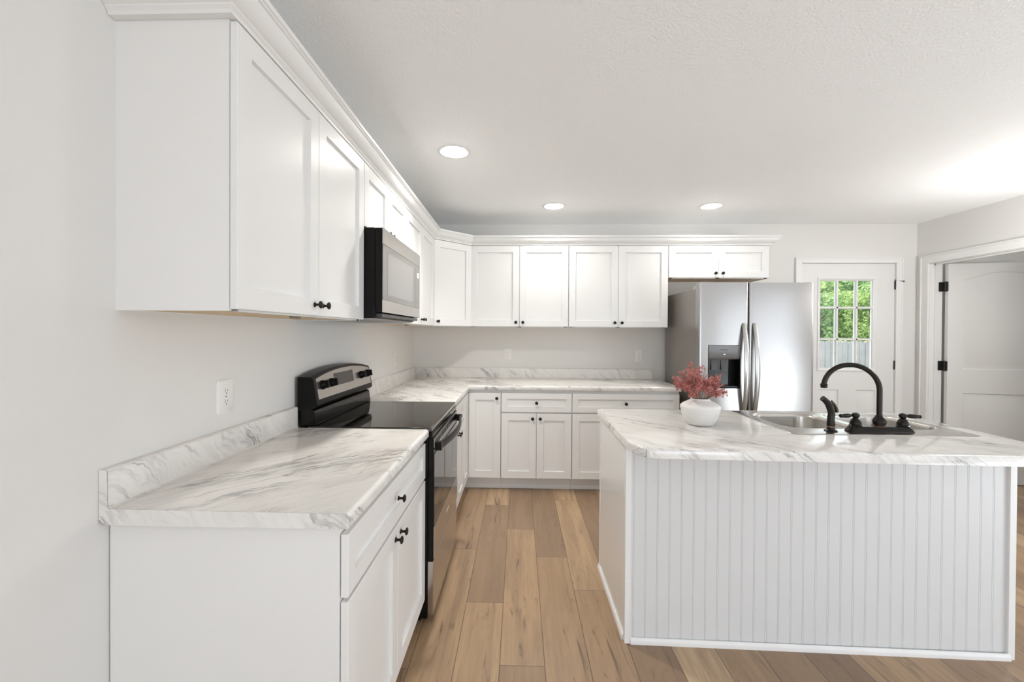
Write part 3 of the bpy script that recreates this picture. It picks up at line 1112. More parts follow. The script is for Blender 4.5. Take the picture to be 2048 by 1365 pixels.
# ------------------------------------------------------------------ microwave
mw = thing('microwave', 'stainless over-the-range microwave hung under the short left wall cabinet', 'microwave', (-.86, 2.385, 1.434))
MY0, MY1, MZ0, MZ1 = 2.0085, 2.7625, 1.434, 1.8735
obj('body', B((XL + .004, -.690, MY0, MY1, MZ0 + .006, MZ1)), BLACKP, mw, bevel=.003)
obj('underside', B((XL + .02, -.700, MY0 + .01, MY1 - .01, MZ0, MZ0 + .006), (-.95, -.80, MY0 + .1, MY0 + .3, MZ0 - .003, MZ0), (-.95, -.80, MY1 - .3, MY1 - .1, MZ0 - .003, MZ0)), P('vent_gray', (.40, .39, .37), .4, .5), mw, smooth=0)
md = obj('door', B((-.6885, -.653, MY0 + .001, 2.648, 1.468, MZ1 - .001)), BLACKP, mw, bevel=.002)
for pz0, pz1 in ((1.468, 1.5275), (1.796, MZ1 - .001)):
    obj('door_face', B((-.653, -.6495, MY0 + .001, 2.648, pz0, pz1)), STEELR, md, smooth=0)
obj('window', B((-.653, -.6500, MY0 + .002, 2.647, 1.5285, 1.7945)), MWGLASS, md, smooth=0)
obj('window_screen', B((-.6500, -.6495, 2.085, 2.580, 1.556, 1.765)), MWGLASS2, md, smooth=0)
ctl = obj('control_panel', B((-.6885, -.653, 2.6495, MY1 - .001, 1.468, MZ1 - .001)), BLACKP, mw, bevel=.002)
for pz0, pz1 in ((1.468, 1.5275), (1.796, MZ1 - .001)):
    obj('panel_face', B((-.653, -.6498, 2.6495, MY1 - .001, pz0, pz1)), STEELR, ctl, smooth=0)
obj('key_panel', B((-.653, -.6500, 2.6500, MY1 - .002, 1.5285, 1.7945)), MWGLASS, ctl, smooth=0)
obj('clock_display', B((-.6500, -.6494, 2.690, 2.735, 1.720, 1.752)), PLASTICW, ctl, smooth=0)
obj('vent_lip', B((-.720, -.660, MY0 + .02, MY1 - .02, 1.446, 1.464)), DGRAY, mw, bevel=.003)

# ------------------------------------------------------------------ refrigerator
fr = thing('refrigerator', 'stainless side-by-side refrigerator with ice dispenser beside the back door', 'refrigerator', (1.897, 3.85, 0))
FX0, FX1, FXM, FYD, FZT = 1.442, 2.352, 1.8370, 3.450, 1.787
obj('body', B((FX0 + .002, FX1 - .002, 3.530, 4.235, .03, 1.742), (FX0 + .05, FX1 - .05, 3.56, 4.2, 0, .03)), FRSIDE, fr, bevel=.004)
obj('grille', B((FX0 + .01, FX1 - .01, 3.500, 3.530, .015, .085)), DGRAY, fr, bevel=.003)


def fridge_door(x0, x1, hole=None):
    """gently crowned door with rounded vertical edges; hole=(hx0,hx1,hz0,hz1,depth) is a recess"""
    z0, z1 = .095, FZT
    bm = bmesh.new()
    xs = set(); zs = set([z0, z1])
    n = 20
    for i in range(n + 1):
        xs.add(round(x0 + (x1 - x0) * i / n, 5))
    for d in (.001, .003, .006, .010, .016):
        xs.add(round(x0 + d, 5)); xs.add(round(x1 - d, 5))
    if hole:
        xs = {x for x in xs if all(abs(x - h) > .004 for h in hole[:2])} | set(hole[:2])
        zs |= set(hole[2:4])
    xs, zs = sorted(xs), sorted(zs)
    xc, hw_ = (x0 + x1) / 2, (x1 - x0) / 2

    def yf(x):
        u = abs(x - xc) / hw_
        e = (1 - u) * hw_
        y = FYD + .006 * u * u
        rr = .016
        if e < rr:
            y += rr - math.sqrt(max(0, rr * rr - (rr - e) ** 2))
        return y
    g = {}
    for i, x in enumerate(xs):
        for j, z in enumerate(zs):
            g[i, j] = bm.verts.new((x, yf(x), z))
    for i in range(len(xs) - 1):
        for j in range(len(zs) - 1):
            if hole and hole[0] - 1e-6 <= xs[i] and xs[i + 1] <= hole[1] + 1e-6 and hole[2] - 1e-6 <= zs[j] and zs[j + 1] <= hole[3] + 1e-6:
                continue
            bm.faces.new((g[i, j], g[i + 1, j], g[i + 1, j + 1], g[i, j + 1]))
    # sides and back
    yb = 3.524
    nb = len(xs); nz = len(zs)
    back = {}
    for i in (0, nb - 1):
        for j in range(nz):
            back[i, j] = bm.verts.new((xs[i], yb, zs[j]))
    for j in range(nz - 1):
        bm.faces.new((g[0, j + 1], back[0, j + 1], back[0, j], g[0, j]))
        bm.faces.new((g[nb - 1, j], back[nb - 1, j], back[nb - 1, j + 1], g[nb - 1, j + 1]))
    bm.faces.new([g[i, nz - 1] for i in range(nb)] + [back[nb - 1, nz - 1], back[0, nz - 1]])
    bm.faces.new(([g[i, 0] for i in range(nb)] + [back[nb - 1, 0], back[0, 0]])[::-1])
    return bm


HO = (1.5170, 1.7690, .938, 1.284)
fd = obj('freezer_door', fridge_door(FX0, FXM - .002, HO), STEELF, fr, smooth=30)
rd = obj('refrigerator_door', fridge_door(FXM + .003, FX1), STEELF, fr, smooth=30)
# dispenser recess
hx0, hx1, hz0, hz1 = HO
yb_, yf_ = 3.520, 3.4515
ds = obj('dispenser', B((hx0, hx1, yb_ - .004, yb_, hz0, hz1), (hx0 - .001, hx0 + .006, yf_, yb_, hz0, hz1), (hx1 - .006, hx1 + .001, yf_, yb_, hz0, hz1), (hx0, hx1, yf_, yb_, hz0 - .001, hz0 + .012), (hx0, hx1, yf_, yb_, hz1 - .006, hz1 + .001)), BLACKP, fd, smooth=0)
bm = bmesh.new()
prism(bm, [(3.4485, hz1 - .001), (3.4470, hz1 - .096), (3.4580, hz1 - .114), (3.51, hz1 - .114), (3.51, hz1 - .001)], 'x', hx0 + .002, hx1 - .002)
pnl = obj('dispenser_panel', bm, GPANEL, fd, bevel=.002)
obj('indicator_light', B((1.638, 1.648, 3.4460, 3.4475, 1.208, 1.213)), LEDW, fd, smooth=0)
obj('emblem', B((1.612, 1.668, 3.4468, 3.4480, 1.244, 1.249)), DGRAY, fd, smooth=0)
for px in (1.560, 1.640):
    bm = bmesh.new()
    prism(bm, [(3.498, 1.165), (3.488, 1.085), (3.492, 1.083), (3.503, 1.165)], 'x', px, px + .045)
    box(bm, px - .002, px + .047, 3.486, 3.494, 1.082, 1.088)
    obj('dispenser_paddle', bm, P('paddle_gray', (.10, .10, .10), .22) if 'paddle_gray' not in MATS else MATS['paddle_gray'], fd, smooth=0)
bm = bmesh.new()
prism(bm, [(3.516, 1.17), (3.500, 1.17), (3.505, .955), (3.516, .955)], 'x', 1.535, 1.700)
obj('dispenser_back', bm, P('dispenser_inner', (.055, .056, .058), .18), fd, smooth=0)
obj('drip_tray', B((hx0 + .015, hx1 - .015, 3.456, 3.512, hz0 + .012, hz0 + .018)), DGRAY, fd, smooth=0)


def bow_handle(xc, parent):
    bm = bmesh.new()
    N = 40
    z0, z1 = .705, 1.462
    rings = []
    for i in range(N + 1):
        u = i / N
        z = z0 + (z1 - z0) * u
        b_ = math.sin(PI * u) ** .75
        y = FYD - .004 - .056 * b_
        w_ = .0145 + .004 * math.sin(PI * u)
        if i in (0, N):
            w_ *= .72
        t = .012
        rings.append([bm.verts.new(c) for c in ((xc - w_, y + t, z), (xc - w_, y + .004, z), (xc - w_ * .6, y, z), (xc + w_ * .6, y, z), (xc + w_, y + .004, z), (xc + w_, y + t, z))])
    for a, b_ in zip(rings, rings[1:]):
        bridge(bm, a, b_)
    bm.faces.new(rings[0]); bm.faces.new(rings[-1])
    return obj('handle', bm, STEELH, parent, recalc=True, smooth=50)


bow_handle(1.796, fd)
bow_handle(1.879, rd)
for x in (FX0 + .012, FX1 - .075):
    bm = B((x, x + .062, 3.500, 3.610, 1.7425, 1.771), (x + .016, x + .046, 3.462, 3.500, 1.7875, 1.7925))
    obj('hinge_cover', bm, P('hinge_cover_gray', (.48, .46, .44), .4) if 'hinge_cover_gray' not in MATS else MATS['hinge_cover_gray'], fr, bevel=.003)

# ------------------------------------------------------------------ island
isl = thing('kitchen_island', 'white island cabinet with a beadboard front facing the viewer', 'island', (1.29, 2.18, 0))
FLx, FLy, FRx, FRy, BYi = .478, 1.888, 2.099, 1.855, 2.492
slope = (FRy - FLy) / (FRx - FLx)


def fy(x):
    return FLy + (x - FLx) * slope


pitch_b = .0520
bm = bmesh.new()
top, bot = CT0 - .0005, .0
xs = [(FLx + .004, 0)]
x = FLx + .032
while x < FRx - .035:
    for dx, d in ((0, 0), (.0010, .0020), (.0020, .0002), (.0054, .0002), (.0064, .0014), (.0074, 0)):
        xs.append((x + dx, d))
    x += pitch_b
xs.append((FRx - .004, 0))
front = [(x, fy(x) + d + .006) for x, d in xs]
poly = front + [(FRx - .004, fy(FRx) + .020), (FLx + .004, fy(FLx) + .020)]
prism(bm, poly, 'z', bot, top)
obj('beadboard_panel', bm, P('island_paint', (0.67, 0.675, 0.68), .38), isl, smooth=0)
bm = bmesh.new()
prism(bm, [(FLx, fy(FLx) + .0205), (FLx + .018, fy(FLx) + .0205), (FLx + .018, BYi), (FLx, BYi)], 'z', 0, top)
obj('side_panel', bm, P('side_panel_gloss', (.80, .79, .77), .16), isl, smooth=0)
obj('side_panel', B((FRx - .018, FRx, fy(FRx) + .0205, BYi, 0, top)), TRIM, isl, smooth=0)
obj('corner_trim', B((FLx - .004, FLx + .022, FLy - .004, FLy + .020, 0, top)), TRIM, isl, bevel=.002)
obj('corner_trim', B((FRx - .024, FRx + .004, FRy - .006, FRy + .022, 0, top)), TRIM, isl, bevel=.002)
obj('edge_trim', B((FLx - .003, FLx + .010, BYi - .022, BYi, 0, top)), TRIM, isl, bevel=.002)
bm = bmesh.new()
sh = [(.0, 0), (-.012, 0), (-.012, .012), (-.0095, .021), (-.004, .026), (0, .026)]
A = [bm.verts.new((FLx + .022, fy(FLx + .022) + o + .004, z)) for o, z in sh]
Bv = [bm.verts.new((FRx - .018, fy(FRx - .018) + o + .002 - .004, z)) for o, z in sh]
bridge(bm, A, Bv); bm.faces.new(A); bm.faces.new(Bv)
obj('base_molding', bm, TRIM, isl, recalc=True, smooth=35)
bm = bmesh.new()
A = [bm.verts.new((FLx + o, FLy + .021, z)) for o, z in sh]
Bv = [bm.verts.new((FLx + o, BYi, z)) for o, z in sh]
bridge(bm, A, Bv); bm.faces.new(A); bm.faces.new(Bv)
obj('base_molding', bm, TRIM, isl, recalc=True, smooth=35)
obj('back_frame', B((FLx + .018, FRx - .018, BYi - .022, BYi - .002, .11, .16), (FLx + .018, FRx - .018, BYi - .022, BYi - .002, .84, top), (FLx + .018, FLx + .06, BYi - .022, BYi - .002, .11, top), (FRx - .06, FRx - .018, BYi - .022, BYi - .002, .11, top),
                    (FLx + .018, FRx - .018, BYi - .09, BYi - .075, 0, .11)), CAB, isl, smooth=0)
nd = 4
dw = (FRx - FLx - .05) / nd
for i in range(nd):
    bm = shaker(-dw / 2 + .002, dw / 2 - .002, .118, .853, -.019)
    bmesh.ops.transform(bm, matrix=Matrix.Translation((FLx + .025 + dw * (i + .5), BYi, 0)) @ Matrix.Rotation(PI, 4, 'Z'), verts=bm.verts[:])
    obj('cabinet_door', bm, CAB, isl, smooth=0)

# island countertop with its sink cut-out
SKX0, SKX1, SKY0, SKY1 = 1.248, 2.088, 1.966, 2.532
ict = thing('island_countertop', 'marble-look countertop on the island holding the sink and vase', 'countertop', (1.3, 2.1, CT0))
curve = [(.463, 1.840), (.4655, 1.800), (.472, 1.766), (.482, 1.738), (.494, 1.718), (.509, 1.702), (.530, 1.692), (.560, 1.687)]
outline = [(.476, 2.577)] + curve + [(2.155, 1.642), (2.225, 2.577)]
hole = rect_ccw(SKX0 + .02, SKX1 - .02, SKY0 + .02, SKY1 - .02)
bm = bmesh.new()
rr = .009
ringsets = []
for a in (0, 30, 60, 90):
    d = rr - rr * math.cos(R(a))
    z = CT1 - rr + rr * math.sin(R(a))
    ringsets.append((offset_toward(outline, d), z))
prev = [bm.verts.new((x, y, CT0)) for x, y in outline]
bot_loop = prev
for pl, z in ringsets[:-1]:
    ring = [bm.verts.new((x, y, z)) for x, y in pl]
    bridge(bm, prev, ring)
    prev = ring
tl = filled(bm, ringsets[-1][0], [hole], CT1)
bridge(bm, prev, tl[0])
bl = filled(bm, outline, [hole], CT0, True)
bridge(bm, bl[1], tl[1])
bmesh.ops.remove_doubles(bm, verts=bm.verts[:], dist=1e-5)
obj('worktop', bm, MARBLE, ict, uvrun='x', smooth=32, recalc=True)
# dark joint where the curved end strip meets the front strip
bm = B((.5085, .5098, 1.7005, 1.7025, CT0, CT1 - .006))
obj('edge_seam', bm, MATS['laminate_seam'], ict, smooth=0)

# sink
sk = thing('sink', 'stainless double-bowl sink set into the island countertop', 'sink', (1.668, 2.25, CT1))
bm = bmesh.new()
zt = CT1 + .0035
outer = rrect(SKX0, SKX1, SKY0, SKY1, .02, 4)
outer_in = rrect(SKX0 + .006, SKX1 - .006, SKY0 + .006, SKY1 - .006, .016, 4)
bowls = [rrect(1.296, 1.652, 2.082, 2.478, .095, 8), rrect(1.692, 2.046, 2.082, 2.478, .095, 8)]
lp = filled(bm, outer_in, bowls, zt)
o1 = [bm.verts.new((x, y, CT1 + .0006)) for x, y in outer]
o2 = [bm.verts.new((x, y, CT1 + .0028)) for x, y in rrect(SKX0 + .002, SKX1 - .002, SKY0 + .002, SKY1 - .002, .018, 4)]
bridge(bm, o1, o2); bridge(bm, o2, lp[0])
obj('rim', bm, STEELS, sk, smooth=35, recalc=True)
for bw in bowls:
    bm = bmesh.new()
    prev = [bm.verts.new((x, y, zt)) for x, y in bw]
    for d, z in ((.002, -.001), (.006, -.006), (.009, -.02), (.014, -.15), (.022, -.172), (.040, -.184), (.07, -.188)):
        ring = [bm.verts.new((x, y, zt + z)) for x, y in offset_toward(bw, d)]
        bridge(bm, prev, ring)
        prev = ring
    bm.faces.new(prev)
    bo = obj('bowl', bm, STEELS, sk, smooth=60, recalc=True)
    cx = sum(p[0] for p in bw) / len(bw)
    bm = bmesh.new()
    lathe(bm, [(.045, 0), (.043, .003), (.030, .003), (.026, .0005)], 24, Matrix.Translation((cx, 2.28, zt - .188)))
    obj('drain', bm, STEELH, bo)

# faucet ---------------------------------------------------------------
FYc = 2.030
zd = CT1 + .0035
fc = thing('faucet', 'black two-handle gooseneck faucet at the front of the sink', 'faucet', (1.683, FYc, zd))
bm = bmesh.new()
pl = rrect(1.545, 1.821, FYc - .024, FYc + .024, .023, 6)
pb = rrect(1.532, 1.834, FYc - .032, FYc + .032, .030, 6)
prev = [bm.verts.new((x, y, zd)) for x, y in pb]
b0 = prev
for src, z in ((pb, .004), (rrect(1.536, 1.830, FYc - .029, FYc + .029, .027, 6), .010), (pl, .022), (rrect(1.549, 1.817, FYc - .020, FYc + .020, .019, 6), .026)):
    ring = [bm.verts.new((x, y, zd + z)) for x, y in src]
    bridge(bm, prev, ring)
    prev = ring
bm.faces.new(prev); bm.faces.new(b0[::-1])
obj('base_plate', bm, BRONZE, fc, smooth=30, recalc=True)
pz = zd + .026
bm = bmesh.new()
lathe(bm, [(.028, 0), (.0285, .003), (.024, .006), (.0235, .010), (.0265, .018), (.0262, .024), (.0215, .036), (.0170, .043), (.0150, .045), (.0152, .048), (.013, .050)], 24, Matrix.Translation((1.682, FYc, pz)))
sb = obj('spout_base', bm, BRONZE, fc)
bm = bmesh.new()
lathe(bm, [(.0292, 0), (.0295, .0015), (.0282, .003)], 24, Matrix.Translation((1.682, FYc, pz - .0005)))
obj('trim_ring', bm, BRONZE2, sb)
bm = bmesh.new()
pts = [(1.682, FYc, pz + .045 + i * .02) for i in range(6)]
zc_, rad = 1.1135, .1115
xs_, tip = 1.682, 1.459
tipy = FYc + .045
pts = [(1.682, FYc, z) for z in (pz + .045, 1.02, 1.05, 1.08)]
for i in range(0, 27):
    a = R(180 * i / 26 * .985)
    u = (1 - math.cos(a)) / 2
    pts.append((xs_ + (tip - xs_) * u, FYc + (tipy - FYc) * u, zc_ + rad * math.sin(a) + .012 * u))
obj('spout', (tube(bm, pts, .0112, 16), bm)[1], BRONZE, fc, smooth=60)
bm = bmesh.new()
tx, ty, tz = pts[-1]
lathe(bm, [(.0118, .016), (.0150, .012), (.0155, .008), (.0140, .006), (.0140, -.004), (.0120, -.006)][::-1], 20, Matrix.Translation((tx, ty, tz - .006)))
obj('aerator', bm, BRONZE, fc)
for hx, side in ((1.574, -1), (1.789, 1)):
    bm = bmesh.new()
    lathe(bm, [(.0255, 0), (.026, .003), (.022, .006), (.0230, .010), (.0225, .016), (.0180, .027), (.0125, .034), (.0095, .037), (.0125, .040), (.0155, .046), (.0160, .050), (.0135, .057), (.006, .061)], 22, Matrix.Translation((hx, FYc, pz)))
    hb = obj('handle', bm, BRONZE, fc)
    bm = bmesh.new()
    prof_l = [(.010, .0055), (.018, .0052), (.022, .0065), (.026, .0085), (.034, .0100), (.050, .0098), (.062, .0090), (.067, .0075), (.069, .0088), (.073, .0088), (.0765, .0060)]
    tube(bm, [(hx + side * d, FYc + .002 - d * .10, pz + .0495 - d * .04) for d, _ in prof_l], [r_ for _, r_ in prof_l], 14)
    obj('lever', bm, BRONZE, hb, smooth=50)

# side sprayer
spx = 1.461
sp_ = thing('side_sprayer', 'black pull-out side sprayer left of the faucet', 'sprayer', (spx, FYc, zd))
bm = bmesh.new()
lathe(bm, [(.0265, 0), (.0270, .003), (.0225, .006), (.0165, .009), (.0155, .018), (.0150, .020)], 22, Matrix.Translation((spx, FYc, zd)))
obj('holder', bm, BRONZE, sp_)
bm = bmesh.new()
lathe(bm, [(.0170, 0), (.0172, .002), (.0166, .0035)], 22, Matrix.Translation((spx, FYc, zd + .020)))
obj('trim_ring', bm, BRONZE2, sp_)
bm = bmesh.new()
body = [((spx, 0, .0235), .0160), ((spx, 0, .032), .0168), ((spx, 0, .055), .0150), ((spx + .002, 0, .075), .0142), ((spx + .002, 0, .090), .0150), ((spx - .002, 0, .108), .0165), ((spx - .009, 0, .124), .0160), ((spx - .020, 0, .138), .0142), ((spx - .032, 0, .148), .0132), ((spx - .040, 0, .153), .0128)]
tube(bm, [(p[0], FYc, zd + p[2]) for p, _ in body], [r_ for _, r_ in body], 18)
hd = obj('spray_head', bm, BRONZE, sp_, smooth=50)
bm = bmesh.new()
tr = [((spx + .006, .146), .005), ((spx + .018, .130), .008), ((spx + .027, .112), .009), ((spx + .032, .098), .0085), ((spx + .031, .091), .005)]
tube(bm, [(p[0] - .006, FYc, zd + p[1] - .004) for p, _ in tr], [r_ for _, r_ in tr], 12)
obj('trigger', bm, BRONZE, hd, smooth=50)
bm = bmesh.new()
tube(bm, [(spx - .004, FYc - .0135, zd + .140), (spx + .010, FYc - .0145, zd + .124), (spx + .018, FYc - .0135, zd + .106), (spx + .021, FYc - .012, zd + .094)], .0012, 6)
obj('trigger_edge', bm, BRONZE2, hd)

# ------------------------------------------------------------------ vase and flowers
VX, VY = .910, 2.155
vz = CT1 + .0005
bm = bmesh.new()
prof_v = [(.050, .0), (.056, .002), (.066, .011), (.0795, .035), (.0885, .060), (.0930, .079), (.0942, .088), (.0925, .096), (.0840, .104), (.0660, .114), (.0530, .1205), (.0480, .1245), (.0450, .128), (.0455, .131), (.0440, .1325), (.0410, .131), (.040, .122), (.060, .105), (.080, .085), (.060, .020), (.0, .012)]
lathe(bm, prof_v[:-1], 48, Matrix.Translation((VX, VY, vz)), cap0=True, cap1=True)
tag(obj('vase', bm, VASE, loc=(VX, VY, vz), smooth=50), 'round white textured ceramic vase on the island countertop', 'vase')
rnd = random.Random(11)
mouth = Vector((VX, VY, vz + .128))


def sprig(tipoff, bend, seed, dense=1.0):
    rn = random.Random(seed)
    tip_ = mouth + Vector(tipoff)
    h = Vector((tipoff[0], tipoff[1], 0))
    base_ = Vector((VX, VY, vz + .06)) - (h.normalized() * .012 if h.length > 1e-4 else Vector((0, 0, 0)))
    lim = .034
    m_ = Vector((VX, VY, vz + .131)) + (h.normalized() * min(lim, h.length * .35) if h.length > 1e-4 else Vector())
    c1 = m_ + Vector((h.x * .25, h.y * .25, tipoff[2] * .45 + bend))
    pts = []
    for i in range(5):
        pts.append(base_.lerp(m_, i / 5))
    for i in range(9):
        u = i / 8
        pts.append(m_ * (1 - u) ** 2 + c1 * 2 * u * (1 - u) + tip_ * u * u)
    root = thing('flower_sprig', 'dusty rose sprig of tiny blossoms in the white vase', 'flower', base_, 0, 'sprigs of dried flowers in the vase')
    bm = bmesh.new()
    tube(bm, pts, [.0016 - .0009 * i / len(pts) for i in range(len(pts))], 5)
    stem_ = obj('stem', bm, STEMM, root, smooth=60)
    bm = bmesh.new()
    up_pts = pts[6:]
    nb = int(17 * dense)
    for j in range(nb):
        u = rn.uniform(.22, 1) ** .8
        k_ = u * (len(up_pts) - 1)
        i0 = min(int(k_), len(up_pts) - 2)
        p = up_pts[i0].lerp(up_pts[i0 + 1], k_ - i0)
        d = Vector((rn.gauss(0, 1), rn.gauss(0, 1), rn.gauss(.6, .8))).normalized()
        ln = rn.uniform(.014, .036) * (1.15 - .5 * u)
        e_ = p + d * ln
        tube(bm, [p, p.lerp(e_, .5) + Vector((0, 0, .002)), e_], .0006, 3)
        for q in range(int(11 * dense)):
            c = p.lerp(e_, rn.uniform(.25, 1.08)) + Vector((rn.gauss(0, .0035), rn.gauss(0, .0035), rn.gauss(0, .0035)))
            s_ = rn.uniform(.0026, .0050)
            ax = Vector((rn.gauss(0, 1), rn.gauss(0, 1), rn.gauss(0, 1))).normalized()
            a1 = ax.orthogonal().normalized(); a2 = ax.cross(a1)
            vs = [bm.verts.new(c + a1 * s_ * 1.3), bm.verts.new(c + a2 * s_ * .8 + ax * s_ * .4), bm.verts.new(c - a1 * s_ * 1.1), bm.verts.new(c - a2 * s_ * .8 + ax * s_ * .4)]
            top_ = bm.verts.new(c - ax * s_ * .5)
            for t_ in range(4):
                bm.faces.new((vs[t_], vs[(t_ + 1) % 4], top_))
    obj('blossoms', bm, PETAL, root, smooth=0)


tips = [(-.135, -.02, .105), (-.110, .03, .085), (-.095, -.05, .060), (-.085, .02, .130), (-.060, -.03, .150), (-.035, .02, .172), (-.015, -.02, .160), (-.030, -.07, .085), (-.070, -.06, .030), (.005, .05, .125),
        (.022, .00, .168), (.040, -.03, .100), (.062, .02, .095), (.085, -.02, .115), (.096, .03, .095), (.105, -.03, .040), (.075, -.06, .035), (.010, -.08, .055), (-.115, .06, .065), (.050, .07, .085), (.095, .00, .062), (-.050, .05, .110)]
for i, t_ in enumerate(tips):
    sprig(t_, rnd.uniform(.0, .02), 100 + i, .45 if i == 10 else 1.0)

# ------------------------------------------------------------------ outlets


def outlet(label, loc, rotz, w=.074, h=.120):
    r_ = thing('wall_outlet', label, 'outlet', loc, rotz, 'white wall outlets')
    bm = bmesh.new()
    for d0, d1, y0, y1 in ((0, .004, 0, -.0055),):
        A = [bm.verts.new((x, 0, z)) for x, z in rrect(-w / 2, w / 2, -h / 2, h / 2, .004, 3)]
        Bv = [bm.verts.new((x, -.003, z)) for x, z in rrect(-w / 2, w / 2, -h / 2, h / 2, .004, 3)]
        Cv = [bm.verts.new((x, -.0060, z)) for x, z in rrect(-w / 2 + .006, w / 2 - .006, -h / 2 + .006, h / 2 - .006, .004, 3)]
        bridge(bm, A, Bv); bridge(bm, Bv, Cv); bm.faces.new(Cv); bm.faces.new(A[::-1])
    obj('cover_plate', bm, PLASTICW, r_, world=False, smooth=25, recalc=True)
    for s_ in (.0195, -.0195):
        bm = bmesh.new()
        pr = [(.0165 * math.cos(a), max(-.0130, min(.0130, .0165 * math.sin(a)))) for a in [2 * PI * i / 28 for i in range(28)]]
        A = [bm.verts.new((x, -.0060, z + s_)) for x, z in pr]
        Bv = [bm.verts.new((x, -.0078, z + s_)) for x, z in pr]
        bridge(bm, A, Bv); bm.faces.new(Bv)
        rc = obj('receptacle', bm, PLASTICW, r_, world=False, smooth=25, recalc=True)
        bm = B((-.0072, -.0054, -.0081, -.0076, s_ - .002, s_ + .0075), (.0054, .0072, -.0081, -.0076, s_ - .001, s_ + .0065))
        lathe(bm, [(.0026, 0), (.0026, .0005)], 10, Matrix.Translation((0, -.0076, s_ - .0075)) @ Matrix.Rotation(R(90), 4, 'X'))
        obj('slots', bm, SLOT, rc, world=False, smooth=0)
    bm = bmesh.new()
    lathe(bm, [(.0025, 0), (.0025, .0008)], 10, Matrix.Translation((0, -.006, 0)) @ Matrix.Rotation(R(90), 4, 'X'))
    obj('screw', bm, SLOT, r_, world=False, smooth=0)


outlet('white outlet on the left wall above the nearest countertop', (XL + .0003, 1.505, 1.137), R(90), .086, .122)
outlet('white outlet on the left wall beyond the range, close to the corner', (XL + .0003, 3.610, 1.141), R(90))
outlet('white outlet on the back wall, left of the two there', (-.114, YB - .0003, 1.157), 0)
outlet('white outlet on the back wall, close to the refrigerator', (1.201, YB - .0003, 1.146), 0)

# ------------------------------------------------------------------ recessed lights


def can_light(label, x, y, watts):
    r_ = thing('recessed_light', label, 'ceiling light', (x, y, ZC), 0, 'round recessed ceiling lights')
    bm = bmesh.new()
    lathe(bm, [(.098, 0), (.096, -.004), (.088, -.006), (.074, -.004), (.066, .0), (.062, -.0005)], 36, None, False, False)
    obj('trim_ring', bm, TRIM, r_, world=False, smooth=60, recalc=True)
    bm = bmesh.new()
    lathe(bm, [(.066, -.0010), (.065, -.0060), (.060, -.0105), (.048, -.0135), (.020, -.0150)], 24, None, False, True)
    obj('lens', bm, LENS, r_, world=False, smooth=60, recalc=True)
    ld = bpy.data.lights.new('downlight', 'AREA')
    ld.shape = 'DISK'
    ld.size = .12
    ld.spread = R(122)
    ld.energy = watts
    ld.color = (1.0, .965, .91)
    lo = bpy.data.objects.new('downlight', ld)
    COL.objects.link(lo)
    lo.parent = r_
    lo.location = (0, 0, -.017)


can_light('round recessed ceiling light nearest the viewer, above the range', -.397, 2.556, 11.5)
can_light('round recessed ceiling light near the back wall cabinets, left of the two', .294, 3.660, 2.2)
can_light('round recessed ceiling light in front of the cabinet over the refrigerator', 1.628, 3.674, 2.2)

# unseen globe lamp, added to brighten the ceiling and wall at right
pd = thing('fill_globe', 'white globe fill lamp added out of view at right', 'ceiling light', (3.45, 2.68, ZC))
bm = bmesh.new()
lathe(bm, [(.06, 0), (.06, -.012), (.05, -.022), (.012, -.026)], 24)
tube(bm, [(0, 0, -.02), (0, 0, -.55)], .005, 8)
lathe(bm, [(.03, -.535), (.034, -.55), (.034, -.585)], 20)
obj('canopy', bm, BLACKM, pd, world=False, smooth=40, recalc=True)
bm = bmesh.new()
bmesh.ops.create_uvsphere(bm, u_segments=24, v_segments=12, radius=.125, matrix=Matrix.Translation((0, 0, -.70)))
obj('globe', bm, emis('fill_globe_glow', (1.0, .985, .96), 52.0), pd, world=False, smooth=180)
# ------------------------------------------------------------------ outdoors
GZ = -.45
o = struct('ground', B((-3, 24, YB + .2, 26, GZ - .1, GZ)), GRASS, 'grass yard')
o.name = 'ground'
CONC = P('concrete', (0.62, 0.60, 0.57), .85, vary=.06)
struct('bounce_slab', B((-2, 9, YB + .16, 8.2, GZ, -.12)), CONC, 'unseen concrete slab added outside the back door to bounce light')  # pale ground added out of view, bounces sun in through the door
fy_ = 11.0
fn = thing('wooden_fence', 'weathered gray wooden privacy fence beyond the back door', 'fence', (8.3, fy_, GZ))
bm = bmesh.new()
rn = random.Random(3)
x = 3.5
while x < 14:
    w_ = .132
    h_ = 1.655 + rn.uniform(-.012, .012)
    y_ = fy_ + rn.uniform(-.004, .004)
    prism(bm, [(x, GZ), (x + w_, GZ), (x + w_, GZ + h_ - .03), (x + w_ - .03, GZ + h_), (x + .03, GZ + h_), (x, GZ + h_ - .03)], 'y', y_, y_ + .018)
    x += .142
obj('board_panel', bm, FENCE, fn, smooth=0)
for z in (GZ + .25, GZ + 1.35):
    obj('rail', B((3.5, 14, fy_ + .02, fy_ + .06, z, z + .09)), FENCE, fn, smooth=0)
for px in (3.6, 6.0, 8.4, 10.8, 13.2):
    obj('post', B((px, px + .09, fy_ + .06, fy_ + .15, GZ, GZ + 1.6)), FENCE, fn, smooth=0)


